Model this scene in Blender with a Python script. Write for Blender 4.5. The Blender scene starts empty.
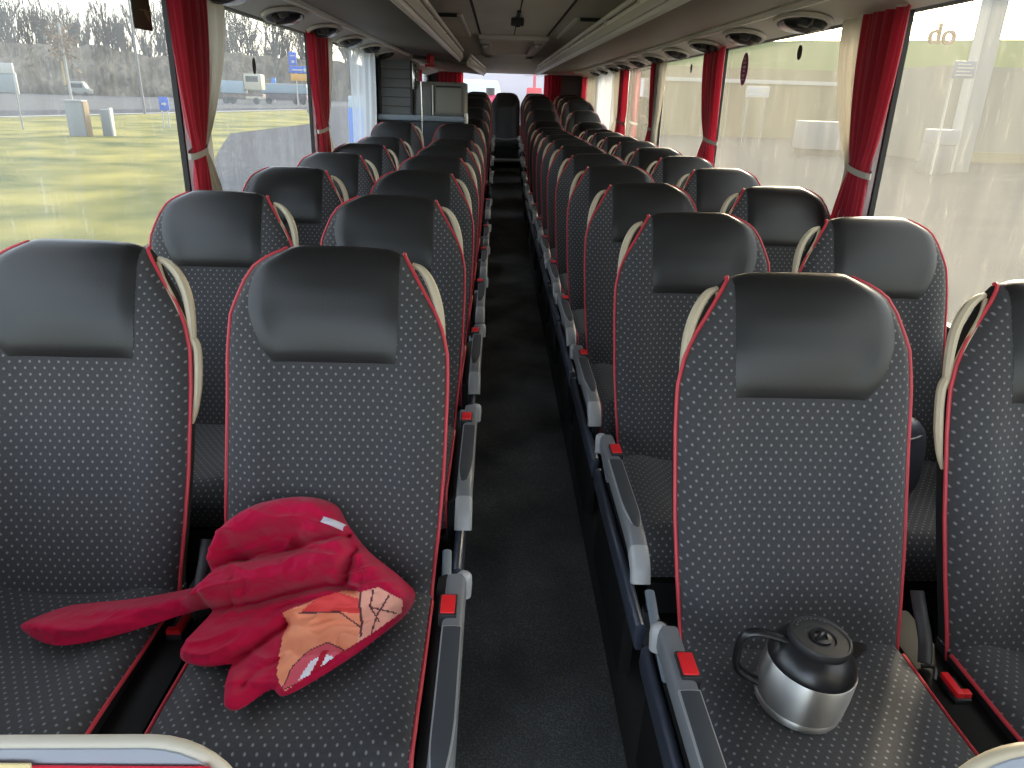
import bpy, bmesh, math, random
from math import sin, cos, pi, sqrt, radians
from mathutils import Vector, Matrix, noise
random.seed(7)
C = bpy.context.scene.collection
ZC = 1.58            # eye height above the aisle floor

# ------------------------------------------------------------------ helpers
class MB:
    """collects verts / faces (with material slot and uv in metres)"""
    def __init__(s): s.v = []; s.f = []; s.m = []; s.uv = {}
    def add(s, vs, fs, m=0, uv=None):
        b = len(s.v); s.v += [tuple(q) for q in vs]
        for f in fs: s.f.append([b + i for i in f]); s.m.append(m)
        if uv:
            for i, q in enumerate(uv): s.uv[b + i] = q
        return b
    def box(s, x0, x1, y0, y1, z0, z1, m=0):
        s.add([(x, y, z) for z in (z0, z1) for y in (y0, y1) for x in (x0, x1)],
              [(0,2,3,1),(4,5,7,6),(0,1,5,4),(2,6,7,3),(0,4,6,2),(1,3,7,5)], m)
    def prism(s, poly, a0, a1, axis='y', m=0):
        n = len(poly); vs = []
        for a in (a0, a1):
            for p, q in poly:
                vs.append({'y': (p, a, q), 'x': (a, p, q), 'z': (p, q, a)}[axis])
        s.add(vs, [[i, (i+1) % n, n + (i+1) % n, n + i] for i in range(n)] + [list(range(n))[::-1], [n+i for i in range(n)]], m)
    def tube(s, pts, r, n=8, m=0, closed=False, flat=1.0, up=(0,0,1)):
        pts = [Vector(p) for p in pts]; N = len(pts)
        rs = r if isinstance(r, (list, tuple)) else [r] * N
        vs = []; prev = Vector(up)
        for i, p in enumerate(pts):
            if closed: t = pts[(i+1) % N] - pts[i-1]
            else: t = pts[min(i+1, N-1)] - pts[max(i-1, 0)]
            if t.length < 1e-9: t = Vector((0,0,1))
            t.normalize()
            a = prev - t * prev.dot(t)
            if a.length < 1e-4:
                a = t.orthogonal()
            a.normalize(); prev = a; b = t.cross(a)
            for k in range(n):
                an = 2*pi*k/n
                vs.append(p + (a*cos(an)*flat + b*sin(an)) * rs[i])
        fs = []
        for i in range(N if closed else N-1):
            j = (i+1) % N
            for k in range(n): fs.append((i*n+k, i*n+(k+1)%n, j*n+(k+1)%n, j*n+k))
        if not closed: fs += [list(range(n))[::-1], [(N-1)*n+k for k in range(n)]]
        s.add(vs, fs, m)
    def lathe(s, prof, n=32, m=0, c=(0,0,0), cap=True):
        vs = []
        for r, z in prof:
            for k in range(n): vs.append((c[0]+r*cos(2*pi*k/n), c[1]+r*sin(2*pi*k/n), c[2]+z))
        fs = [(i*n+k, i*n+(k+1)%n, (i+1)*n+(k+1)%n, (i+1)*n+k) for i in range(len(prof)-1) for k in range(n)]
        if cap: fs += [list(range(n))[::-1], [(len(prof)-1)*n+k for k in range(n)]]
        s.add(vs, fs, m)
    def grid(s, rows, m=0, uv=None, closed=False):
        R = len(rows); K = len(rows[0])
        vs = [p for r in rows for p in r]
        fs = []
        for i in range(R-1):
            for k in range(K if closed else K-1):
                fs.append((i*K+k, i*K+(k+1) % K, (i+1)*K+(k+1) % K, (i+1)*K+k))
        return s.add(vs, fs, m, [q for r in uv for q in r] if uv else None)
    def build(s, name, mats, parent=None, smooth=True, bevel=0, angle=40, flipx=False):
        me = bpy.data.meshes.new(name)
        v = [(-x, y, z) for x, y, z in s.v] if flipx else s.v
        f = [q[::-1] for q in s.f] if flipx else s.f
        me.from_pydata(v, [], f)
        if not isinstance(mats, (list, tuple)): mats = [mats]
        for q in mats: me.materials.append(q)
        me.polygons.foreach_set('material_index', s.m)
        if s.uv:
            l = me.uv_layers.new(name='UVMap')
            for lp in me.loops:
                l.data[lp.index].uv = s.uv.get(lp.vertex_index, (0,0))
        bm = bmesh.new(); bm.from_mesh(me)
        bmesh.ops.recalc_face_normals(bm, faces=bm.faces)
        bm.to_mesh(me); bm.free()
        if bevel:
            bm = bmesh.new(); bm.from_mesh(me)
            es = [e for e in bm.edges if len(e.link_faces) == 2 and e.calc_face_angle(0) > radians(35)]
            bmesh.ops.bevel(bm, geom=es, offset=bevel, segments=2, affect='EDGES', profile=.6)
            bm.to_mesh(me); bm.free()
        if smooth:
            me.polygons.foreach_set('use_smooth', [True]*len(me.polygons))
            me.set_sharp_from_angle(angle=radians(angle))
        o = bpy.data.objects.new(name, me); C.objects.link(o)
        if parent: o.parent = parent
        return o

def tag(o, label, cat, group=None, kind=None):
    o['label'] = label; o['category'] = cat
    if group: o['group'] = group
    if kind: o['kind'] = kind
    return o
def thing(name, label, cat, loc=(0,0,0), rz=0, group=None):
    o = bpy.data.objects.new(name, None); C.objects.link(o); o.empty_display_size = .1
    o.location = loc; o.rotation_euler.z = rz
    return tag(o, label, cat, group)
def struct(o): o['kind'] = 'structure'; return o
def copy_tree(o, parent=None):
    c = o.copy(); C.objects.link(c); c.parent = parent
    for ch in list(o.children): copy_tree(ch, c)
    return c
def lerp_tab(tab, t):
    if t <= tab[0][0]: return tab[0][1]
    for (a, x), (b, y) in zip(tab, tab[1:]):
        if t <= b: return x + (y-x)*(t-a)/(b-a)
    return tab[-1][1]
def sm(e0, e1, x):
    t = max(0, min(1, (x-e0)/(e1-e0))); return t*t*(3-2*t)
def spline(pts, n):
    """Catmull-Rom through points"""
    P = [Vector(p) for p in pts]; P = [2*P[0]-P[1]] + P + [2*P[-1]-P[-2]]
    out = []
    for i in range(1, len(P)-2):
        for k in range(n):
            t = k/n
            out.append(.5*((2*P[i]) + (P[i+1]-P[i-1])*t + (2*P[i-1]-5*P[i]+4*P[i+1]-P[i+2])*t*t + (3*P[i]-P[i-1]-3*P[i+1]+P[i+2])*t**3))
    out.append(P[-2]); return out

# ------------------------------------------------------------------ materials
def mat(name, col, rough=.6, metal=0, spec=.5, bump=None, var=None, sheen=0, coat=0):
    m = bpy.data.materials.new(name); m.use_nodes = True
    nt = m.node_tree; b = nt.nodes['Principled BSDF']
    b.inputs['Base Color'].default_value = (*col, 1); b.inputs['Roughness'].default_value = rough
    b.inputs['Metallic'].default_value = metal; b.inputs['Specular IOR Level'].default_value = spec
    if sheen: b.inputs['Sheen Weight'].default_value = sheen
    if coat: b.inputs['Coat Weight'].default_value = coat; b.inputs['Coat Roughness'].default_value = .25
    tc = nt.nodes.new('ShaderNodeTexCoord')
    if var:   # (scale, amount)
        nz = nt.nodes.new('ShaderNodeTexNoise'); nz.inputs['Scale'].default_value = var[0]; nz.inputs['Detail'].default_value = 4
        nt.links.new(tc.outputs['Object'], nz.inputs['Vector'])
        mx = nt.nodes.new('ShaderNodeMix'); mx.data_type = 'RGBA'
        mx.inputs['A'].default_value = (*[c*(1-var[1]) for c in col], 1); mx.inputs['B'].default_value = (*[min(1, c*(1+var[1])) for c in col], 1)
        nt.links.new(nz.outputs['Fac'], mx.inputs['Factor']); nt.links.new(mx.outputs['Result'], b.inputs['Base Color'])
    if bump:
        nz = nt.nodes.new('ShaderNodeTexNoise'); nz.inputs['Scale'].default_value = bump[0]; nz.inputs['Detail'].default_value = 3
        nt.links.new(tc.outputs['Object'], nz.inputs['Vector'])
        bp = nt.nodes.new('ShaderNodeBump'); bp.inputs['Strength'].default_value = bump[1]; bp.inputs['Distance'].default_value = .002
        nt.links.new(nz.outputs['Fac'], bp.inputs['Height']); nt.links.new(bp.outputs['Normal'], b.inputs['Normal'])
    return m

def dotted_fabric():
    m = mat('dotted_seat_fabric', (.03,.03,.033), .85, spec=.25, sheen=.15)
    nt = m.node_tree; N = nt.nodes; L = nt.links; b = N['Principled BSDF']
    uv = N.new('ShaderNodeUVMap')
    sc = N.new('ShaderNodeVectorMath'); sc.operation = 'MULTIPLY'; sc.inputs[1].default_value = (1/.0188, 1/.0265, 1)
    L.new(uv.outputs['UV'], sc.inputs[0])
    ds = []
    for off in (0, .5):
        a = N.new('ShaderNodeVectorMath'); a.operation = 'ADD'; a.inputs[1].default_value = (off, off, 0); L.new(sc.outputs[0], a.inputs[0])
        f = N.new('ShaderNodeVectorMath'); f.operation = 'FRACTION'; L.new(a.outputs[0], f.inputs[0])
        s = N.new('ShaderNodeVectorMath'); s.operation = 'SUBTRACT'; s.inputs[1].default_value = (.5, .5, 0); L.new(f.outputs[0], s.inputs[0])
        k = N.new('ShaderNodeVectorMath'); k.operation = 'MULTIPLY'; k.inputs[1].default_value = (1, 1.15, 0); L.new(s.outputs[0], k.inputs[0])
        l = N.new('ShaderNodeVectorMath'); l.operation = 'LENGTH'; L.new(k.outputs[0], l.inputs[0]); ds.append(l.outputs['Value'])
    mn = N.new('ShaderNodeMath'); mn.operation = 'MINIMUM'; L.new(ds[0], mn.inputs[0]); L.new(ds[1], mn.inputs[1])
    mr = N.new('ShaderNodeMapRange'); mr.inputs['From Min'].default_value = .07; mr.inputs['From Max'].default_value = .15
    mr.inputs['To Min'].default_value = 1; mr.inputs['To Max'].default_value = 0; L.new(mn.outputs[0], mr.inputs['Value'])
    nz = N.new('ShaderNodeTexNoise'); nz.inputs['Scale'].default_value = 160; nz.inputs['Detail'].default_value = 2; L.new(uv.outputs['UV'], nz.inputs['Vector'])
    mx0 = N.new('ShaderNodeMix'); mx0.data_type = 'RGBA'; mx0.inputs['A'].default_value = (.034,.033,.036,1); mx0.inputs['B'].default_value = (.058,.057,.06,1)
    L.new(nz.outputs['Fac'], mx0.inputs['Factor'])
    mx = N.new('ShaderNodeMix'); mx.data_type = 'RGBA'; mx.inputs['B'].default_value = (.205,.20,.208,1)
    L.new(mx0.outputs['Result'], mx.inputs['A']); L.new(mr.outputs['Result'], mx.inputs['Factor']); L.new(mx.outputs['Result'], b.inputs['Base Color'])
    return m

def carpet_mat():
    m = mat('aisle_carpet', (.015,.016,.018), .95, spec=.1)
    nt = m.node_tree; N = nt.nodes; L = nt.links; b = N['Principled BSDF']
    tc = N.new('ShaderNodeTexCoord')
    ck = N.new('ShaderNodeTexVoronoi'); ck.inputs['Scale'].default_value = 190; L.new(tc.outputs['Object'], ck.inputs['Vector'])
    nz = N.new('ShaderNodeTexNoise'); nz.inputs['Scale'].default_value = 5; L.new(tc.outputs['Object'], nz.inputs['Vector'])
    mt = N.new('ShaderNodeMath'); mt.operation = 'MULTIPLY'; L.new(ck.outputs['Distance'], mt.inputs[0]); L.new(nz.outputs['Fac'], mt.inputs[1])
    mx = N.new('ShaderNodeMix'); mx.data_type = 'RGBA'; mx.inputs['A'].default_value = (.062,.064,.066,1); mx.inputs['B'].default_value = (.28,.28,.27,1)
    L.new(mt.outputs[0], mx.inputs['Factor']); L.new(mx.outputs['Result'], b.inputs['Base Color'])
    bp = N.new('ShaderNodeBump'); bp.inputs['Strength'].default_value = .5; bp.inputs['Distance'].default_value = .003
    L.new(ck.outputs['Distance'], bp.inputs['Height']); L.new(bp.outputs['Normal'], b.inputs['Normal'])
    return m

def glass_mat(name, tint, haze, streak, hazecol):
    """thin dusty pane: clear part + reflecting part + dust that scatters light"""
    m = bpy.data.materials.new(name); m.use_nodes = True
    nt = m.node_tree; N = nt.nodes; L = nt.links; N.clear()
    out = N.new('ShaderNodeOutputMaterial')
    tr = N.new('ShaderNodeBsdfTransparent'); tr.inputs['Color'].default_value = (*tint, 1)
    gl = N.new('ShaderNodeBsdfGlossy'); gl.inputs['Roughness'].default_value = .03
    fr = N.new('ShaderNodeFresnel'); fr.inputs['IOR'].default_value = 1.03
    mg = N.new('ShaderNodeMixShader'); L.new(fr.outputs[0], mg.inputs[0]); L.new(tr.outputs[0], mg.inputs[1]); L.new(gl.outputs[0], mg.inputs[2])
    tl = N.new('ShaderNodeBsdfTranslucent'); tl.inputs['Color'].default_value = (*hazecol, 1)
    tc = N.new('ShaderNodeTexCoord')
    mp = N.new('ShaderNodeMapping'); mp.inputs['Scale'].default_value = (1, 4, .6); mp.inputs['Rotation'].default_value = (.12, 0, 0); L.new(tc.outputs['Object'], mp.inputs['Vector'])
    nz = N.new('ShaderNodeTexNoise'); nz.inputs['Scale'].default_value = 2.2; nz.inputs['Detail'].default_value = 8; nz.inputs['Roughness'].default_value = .65; L.new(mp.outputs[0], nz.inputs['Vector'])
    nb = N.new('ShaderNodeTexNoise'); nb.inputs['Scale'].default_value = 1.3; nb.inputs['Detail'].default_value = 5; L.new(tc.outputs['Object'], nb.inputs['Vector'])
    ad = N.new('ShaderNodeMath'); ad.operation = 'ADD'; L.new(nz.outputs['Fac'], ad.inputs[0]); L.new(nb.outputs['Fac'], ad.inputs[1])
    mr = N.new('ShaderNodeMapRange'); mr.inputs['From Min'].default_value = .7; mr.inputs['From Max'].default_value = 1.35
    mr.inputs['To Min'].default_value = max(0, haze - streak); mr.inputs['To Max'].default_value = haze + streak; L.new(ad.outputs[0], mr.inputs['Value'])
    # curved wipe smears
    wv = N.new('ShaderNodeTexNoise'); wv.inputs['Scale'].default_value = 3.1; wv.inputs['Detail'].default_value = 2; wv.inputs['Distortion'].default_value = 1.6; L.new(mp.outputs[0], wv.inputs['Vector'])
    w1 = N.new('ShaderNodeMath'); w1.operation = 'SUBTRACT'; w1.inputs[1].default_value = .5; L.new(wv.outputs['Fac'], w1.inputs[0])
    w2 = N.new('ShaderNodeMath'); w2.operation = 'ABSOLUTE'; L.new(w1.outputs[0], w2.inputs[0])
    w3 = N.new('ShaderNodeMapRange'); w3.inputs['From Min'].default_value = 0; w3.inputs['From Max'].default_value = .012; w3.inputs['To Min'].default_value = streak*1.6; w3.inputs['To Max'].default_value = 0; L.new(w2.outputs[0], w3.inputs['Value'])
    a2 = N.new('ShaderNodeMath'); a2.operation = 'ADD'; a2.use_clamp = True; L.new(mr.outputs[0], a2.inputs[0]); L.new(w3.outputs[0], a2.inputs[1])
    ms = N.new('ShaderNodeMixShader'); L.new(a2.outputs[0], ms.inputs[0]); L.new(mg.outputs[0], ms.inputs[1]); L.new(tl.outputs[0], ms.inputs[2])
    L.new(ms.outputs[0], out.inputs['Surface'])
    return m

def cloth_mat(name, col, trans=.25, rough=.75):
    m = mat(name, col, rough, spec=.3, sheen=.3, bump=(300, .15))
    nt = m.node_tree; N = nt.nodes; L = nt.links
    tl = N.new('ShaderNodeBsdfTranslucent'); tl.inputs['Color'].default_value = (*[min(1, c*1.3) for c in col], 1)
    ms = N.new('ShaderNodeMixShader'); ms.inputs[0].default_value = trans
    L.new(N['Principled BSDF'].outputs[0], ms.inputs[1]); L.new(tl.outputs[0], ms.inputs[2]); L.new(ms.outputs[0], N['Material Output'].inputs['Surface'])
    return m

def sheer_mat():
    m = cloth_mat('pale_sheer', (.62,.66,.72), .5); nt = m.node_tree; o = nt.nodes['Material Output']; src = o.inputs['Surface'].links[0].from_socket
    tr = nt.nodes.new('ShaderNodeBsdfTransparent'); ms = nt.nodes.new('ShaderNodeMixShader'); ms.inputs[0].default_value = .5
    nt.links.new(src, ms.inputs[1]); nt.links.new(tr.outputs[0], ms.inputs[2]); nt.links.new(ms.outputs[0], o.inputs['Surface']); return m
M = dict(
    fabric = dotted_fabric(),
    black = mat('black_side_fabric', (.012,.012,.012), .8, spec=.2),
    leather = mat('black_leather', (.016,.0155,.0155), .38, spec=.42, bump=(260, .12)),
    piping = mat('red_piping', (.50,.04,.055), .5),
    cream = mat('cream_plastic', (.47,.40,.28), .45),
    grey = mat('grey_plastic', (.175,.18,.19), .42),
    lightgrey = mat('light_grey_plastic', (.36,.36,.36), .4),
    pad = mat('dark_pad', (.045,.05,.058), .5),
    redp = mat('red_plastic', (.75,.02,.025), .35),
    dark = mat('dark_plastic', (.02,.02,.022), .5),
    bluegrey = mat('blue_grey_plastic', (.05,.06,.085), .28),
    carpet = carpet_mat(),
    platform = mat('platform_floor', (.022,.021,.020), .8, var=(20,.3)),
    wall = mat('side_wall_panel', (.07,.07,.07), .7),
    ceil = mat('ceiling_fabric', (.62,.575,.50), .85, bump=(120,.2), var=(3,.12)),
    ceil_light = mat('ceiling_light_panel', (.66,.63,.58), .7),
    groove = mat('ceiling_groove', (.03,.03,.03), .8),
    rackb = mat('rack_floor_brown', (.165,.135,.105), .6),
    rail = mat('rack_rail_silver', (.85,.82,.75), .35, metal=.1),
    chan = mat('service_channel_grey', (.60,.57,.52), .55),
    lens = mat('lamp_lens', (.55,.57,.62), .15, spec=.8),
    curtain = cloth_mat('red_curtain', (.36,.012,.03), .22),
    lining = cloth_mat('beige_curtain', (.40,.36,.29), .3),
    sheer = sheer_mat(),
    tie = mat('tieback_fabric', (.35,.32,.28), .8),
    gasket = mat('black_gasket', (.012,.012,.012), .6),
    pillar = mat('pillar_trim', (.82,.83,.84), .6),
    cab = mat('cabinet_grey', (.15,.15,.135), .55, var=(6,.2)),
    cabl = mat('cabinet_panel', (.22,.215,.19), .5),
    louver = mat('louver_grey', (.16,.165,.17), .5),
    ledge = mat('ledge_blue_grey', (.19,.23,.28), .4),
    steel = mat('brushed_steel', (.62,.61,.58), .34, metal=1),
    jug = mat('jug_black', (.012,.012,.013), .30),
    jugm = mat('jug_lid_black', (.02,.02,.021), .5),
    chrome = mat('chrome', (.7,.7,.7), .15, metal=1),
    glass_l = glass_mat('left_window_glass', (.84,.86,.84), .15, .07, (.62,.62,.60)),
    glass_r = glass_mat('right_dusty_glass', (.84,.83,.75), .24, .10, (.40,.375,.29)),
    hood = mat('red_cotton', (.45,.006,.046), .9, spec=.08, sheen=.12, bump=(420,.35)),
)

_b = M['steel'].node_tree.nodes['Principled BSDF']; _b.inputs['Anisotropic'].default_value = .85
_tg = M['steel'].node_tree.nodes.new('ShaderNodeTangent'); _tg.direction_type = 'RADIAL'; _tg.axis = 'Z'
_b.inputs['Anisotropic Rotation'].default_value = .25; _b.inputs['Roughness'].default_value = .42
M['steel'].node_tree.links.new(_tg.outputs[0], _b.inputs['Tangent'])
# ------------------------------------------------------------------ seat (right block version: grab handle on the -x side)
K = .32; T = .055; HT = .678
XL = [(-.05,-.214),(0,-.216),(.12,-.228),(.23,-.236),(.39,-.241),(.46,-.240),(.525,-.227),(.569,-.210),(.64,-.172),(.666,-.156),(.678,-.146)]
XR = [(-.05,.203),(0,.204),(.163,.206),(.363,.203),(.453,.203),(.551,.198),(.613,.177),(.640,.164),(.656,.148),(.668,.124),(.678,.09)]
def path_t(n1=26, n2=8, n3=10):
    r = T/2; out = []
    for i in range(n1+1):
        h = -.04 + (HT-r+.04)*i/n1; out.append((h, 0.0))
    for i in range(1, n2+1):
        a = pi*i/n2; out.append((HT - r + r*sin(a), (r - r*cos(a))))
    for i in range(1, n3+1):
        h = HT - r - (HT-r+.04)*i/n3; out.append((h, T))
    return out
def back_pt(x, h, d, off=0):
    xl = lerp_tab(XL, h); xr = lerp_tab(XR, h); s = (x-(xl+xr)/2)/((xr-xl)/2); s = max(-1, min(1, s))
    crown = -.010*(max(0, abs(x-.0)-.03)/.13)**2*sm(.45,.68,h)
    e = max(0, (abs(s)-.84)/.16); rnd = .022*(1-sqrt(max(0, 1-e*e)))
    f = 1-d/T
    bol = -.016*math.exp(-((abs(s)-.72)/.17)**2)*sm(.62,.40,h)*sm(-.04,.1,h)
    lum = -.014*math.exp(-((h-.13)/.13)**2)*math.exp(-(s/.55)**2)
    head = -.016*sm(.40,.56,h)*sm(.70,.6,h)*(1-s*s)
    ch = .010*sm(.40,.50,h)*sm(.46,.38,h)
    y = K*h + d + (rnd + bol + lum + head + off)*max(0, f) - rnd*.6*max(0, 1-f)*0
    return Vector((x, y, .43 + h + crown - .018*sm(.46,.67,h)))

def make_backrest(name, par, fl):
    b = MB(); P = path_t(); KC = 26; rows = []; uvs = []
    for h, d in P:
        xl = lerp_tab(XL, h); xr = lerp_tab(XR, h)
        ss = [(-cos(pi*k/KC)*.35 + (2*k/KC-1)*.65) for k in range(KC+1)]
        rows.append([back_pt((xl+xr)/2+s*(xr-xl)/2, h, d) for s in ss]); uvs.append([((xl+xr)/2+s*(xr-xl)/2, h*1.05) for s in ss])
    nf = 26
    b.grid(rows[:nf+8], 0, uvs[:nf+8]); b.grid(rows[nf+7:], 1)
    # side walls: join front row edge to back row edge
    R = len(rows)
    for k in (0, KC):
        f = [rows[i][k] for i in range(0, 27)]; back = [rows[34 + round((26-i)*10/26)][k] if i < 26 else rows[34][k] for i in range(27)]
        b.grid([f, back], 1)
        arc = [rows[i][k] for i in range(26, 35)]
        b.add(arc, [list(range(len(arc)))], 1)
    o = b.build(name, [M['fabric'], M['black']], par, flipx=fl, angle=50)
    # piping on both edges (sub-parts)
    for side in (0, KC):
        pts = []
        sg = -1 if side == 0 else 1
        for i in range(0, 32):
            p = rows[i][side] + Vector((sg*.002, -.001, 0)); pts.append(p)
        t = MB(); t.tube(pts, .0039, 7); t.build('piping', M['piping'], o, flipx=fl)
    # leather headrest pad
    g = MB(); rr = []; 
    hs = [(h, d) for h, d in P if False]
    rows2 = []
    seq = [(.452 + (HT-T/2-.452)*i/14, 0.0) for i in range(15)]
    r = T/2
    seq += [(HT-r+r*sin(pi*i/8), r-r*cos(pi*i/8)) for i in range(1, 9)]
    seq += [(HT-r-.05*i/2, T) for i in (1, 2)]
    PR = [(.452,.104),(.48,.125),(.52,.143),(.56,.156),(.60,.158),(.63,.152),(.655,.138),(.668,.112),(.678,.088)]
    n = 18
    for j, (h, d) in enumerate(seq):
        a = -.143 if h > .5 else -.139 - .004*(h-.452)/.048
        a = max(a, lerp_tab(XL, h)+.006); c = min(lerp_tab(PR, h), lerp_tab(XR, h)-.004)
        row = []
        for k in range(n+1):
            u = k/n; x = a+(c-a)*u
            edge = min(u, 1-u)*(c-a); ev = min((h-.452) if d == 0 else 1, 1)
            o_ = .0008 + .0065*sm(0, .02, edge)*sm(0, .02, ev)
            p = back_pt(x, h, d, 0)
            nv = Vector((0, -cos(0), 0)) if d == 0 else Vector((0, -cos(pi*min(d/T,1)), sin(pi*min(d/T,1))))
            row.append(p + nv*o_ + Vector((0, 0, .0)))
        rows2.append(row)
    g.grid(rows2, 0); g.build('headrest', M['leather'], o, flipx=fl, angle=70)
    return o

def make_cushion(par, fl, wl=-.218, wr=.206):
    b = MB(); KC = 22; path = []; r = .055; D = .43; zt = .43
    for i in range(17): path.append((.05-(D-r+.05)*i/16, zt))
    for i in range(1, 9):
        a = pi/2*i/8; path.append((-(D-r)-r*sin(a), zt-r+r*cos(a)))
    path += [(-D+.004, zt-r-.03), (-D+.012, zt-r-.06)]
    rows = []; uvs = []; L = 0; prev = None
    for (y, z) in path:
        if prev: L += math.dist(prev, (y, z))
        prev = (y, z); row = []; uv = []
        for k in range(KC+1):
            s = -cos(pi*k/KC)*.35+(2*k/KC-1)*.65; x = (wl+wr)/2+s*(wr-wl)/2
            e = max(0, (abs(s)-.84)/.16); rnd = .018*(1-sqrt(max(0, 1-e*e)))
            bol = .010*math.exp(-((abs(s)-.72)/.18)**2); dip = -.008*math.exp(-(s/.6)**2)*sm(-.42,-.2,y)
            fr = sm(-D, -D+r, y)
            row.append((x, y+rnd*(1-fr), z+(bol+dip-rnd)*max(fr, .0)+.006*sm(-.15,-.33,y)*fr)); uv.append((x, -L))
        rows.append(row); uvs.append(uv)
    b.grid(rows, 0, uvs)
    bot = .30
    for k in (0, KC):
        f = [r_[k] for r_ in rows]; g = [(p[0], p[1], bot) for p in f]
        b.grid([f, g], 1)
    b.add([(wl,.05,bot),(wr,.05,bot),(wr,-D+.012,bot),(wl,-D+.012,bot)], [(0,1,2,3)], 1)
    b.grid([[rows[0][k] for k in range(KC+1)], [(rows[0][k][0], .05, bot) for k in range(KC+1)]], 1)
    o = b.build('seat_cushion', [M['fabric'], M['black']], par, flipx=fl, angle=60)
    for k, sg in ((0,-1),(KC,1)):
        t = MB(); t.tube([Vector(r_[k])+Vector((sg*.002, 0, .001)) for r_ in rows[2:]], .0039, 7); t.build('piping', M['piping'], o, flipx=fl)
    return o

def make_handle(par, fl, aisle):
    b = MB(); off = .032; sh = .019 if aisle else .006
    def P(x, h, dy=0): return (x+sh*sm(.67,.60,h), K*h+off+dy, .43+h-.018*sm(.46,.67,h))
    outer = spline([P(-.170,.648,.010),P(-.192,.640,.004),P(-.217,.618),P(-.234,.582),P(-.243,.54),P(-.248,.49),P(-.250,.462)], 4)
    n = len(outer)
    b.tube(outer, [.0058+.0045*sin(pi*i/(n-1)) for i in range(n)], 8)
    inner = spline([P(-.172,.642,.004),P(-.188,.612,-.004),P(-.210,.570,-.006),P(-.232,.522,-.006),P(-.247,.475)], 4)
    b.tube(inner, .005, 8)
    low = spline([P(-.233,.492),P(-.250,.478),P(-.258,.455),P(-.259,.40),P(-.254,.345),P(-.246,.315)], 4)
    n = len(low)
    if not aisle: b.tube(low, [.009]*(n-8)+[.009-.005*i/7 for i in range(8)], 8)
    o = b.build('grab_handle', M['cream'], par, flipx=fl)
    return o

def make_armrest(par, fl):
    # lies along the aisle edge of the seat; local x about -.29
    xc = -.274; w = .0195
    def sweep(pts, hs, sc=1.0):
        sec = []; n = len(pts)
        for i, (y, z) in enumerate(pts):
            t = Vector((pts[min(i+1,n-1)][0]-pts[max(i-1,0)][0], pts[min(i+1,n-1)][1]-pts[max(i-1,0)][1])).normalized()
            nx, nz = t[1], -t[0]; ring = []
            for k in range(20):
                a = 2*pi*k/20; cx = abs(cos(a))**.5*(1 if cos(a) > 0 else -1)*w*sc; cz = abs(sin(a))**.5*(1 if sin(a) > 0 else -1)*hs[i]*sc
                ring.append((xc+cx, y+nx*cz, z-.02+nz*cz))
            sec.append(ring)
        q = MB(); q.grid(sec, 0, closed=True); q.add(sec[0], [list(range(20))]); q.add(sec[-1], [list(range(20))]); return q
    pts = [(p.x, p.y) for p in spline([(-.075,.528,0),(-.25,.529,0),(-.42,.529,0),(-.53,.526,0),(-.580,.517,0),(-.612,.500,0),(-.628,.472,0)], 5)]
    pts = [(y, z) for y, z in pts]; hs = [.026 if y > -.56 else .026-.010*min(1, (-.56-y)/.07) for y, z in pts]
    o = sweep(pts, hs).build('armrest', M['grey'], par, flipx=fl, angle=50)
    # rim and dark pad inset on top
    def plate(y0, y1, x0, x1, z, th, name, m, pr):
        q = MB(); top = []; bot = []
        for k in range(15):
            y = y0+(y1-y0)*k/14; f = max(0, (k-9)/5); hw_ = (x1-x0)/2*sqrt(max(.02, 1-f*f*.93)); cx = (x0+x1)/2+.003*f
            zz = z - .9*max(0, -.50-y)**1.0*.12 - 3.0*max(0, -.50-y)**2
            top.append([(cx+hw_*(2*j/6-1), y, zz+.0012*(1-(2*j/6-1)**2)) for j in range(7)])
        bot = [[(p[0], p[1], p[2]-th) for p in r] for r in top]
        q.grid(top); q.grid(bot)
        ring = lambda g: [r[0] for r in g]+g[-1][1:-1]+[r[-1] for r in g[::-1]]+g[0][1:-1][::-1]
        q.grid([ring(top), ring(bot)], closed=True)
        return q.build(name, m, pr, flipx=fl, angle=40)
    plate(-.228, -.548, xc-.0175, xc+.0175, .5365, .006, 'pad_rim', M['lightgrey'], o)
    plate(-.232, -.542, xc-.0150, xc+.0150, .5385, .006, 'armrest_pad', M['pad'], o)
    k0 = [i for i, p in enumerate(pts) if p[0] < -.575][0]
    sweep(pts[k0:], hs[k0:], 1.04).build('end_cap', M['lightgrey'], o, flipx=fl, angle=60)
    c = MB(); c.lathe([(.004,-.03),(.014,-.03),(.016,0),(.015,.016),(.010,.022),(.003,.024)], 16, c=(xc-.014, -.070, .510)); c.build('pivot_cap', M['lightgrey'], o, flipx=fl)
    bk = MB(); bk.box(xc-.006, xc+.026, -.205, -.145, .515, .5405); bo = bk.build('buckle', M['dark'], o, bevel=.003, flipx=fl)
    bk = MB(); bk.box(xc-.003, xc+.023, -.200, -.150, .525, .5435); bk.build('release_button', M['redp'], bo, bevel=.003, flipx=fl)
    return o

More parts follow.
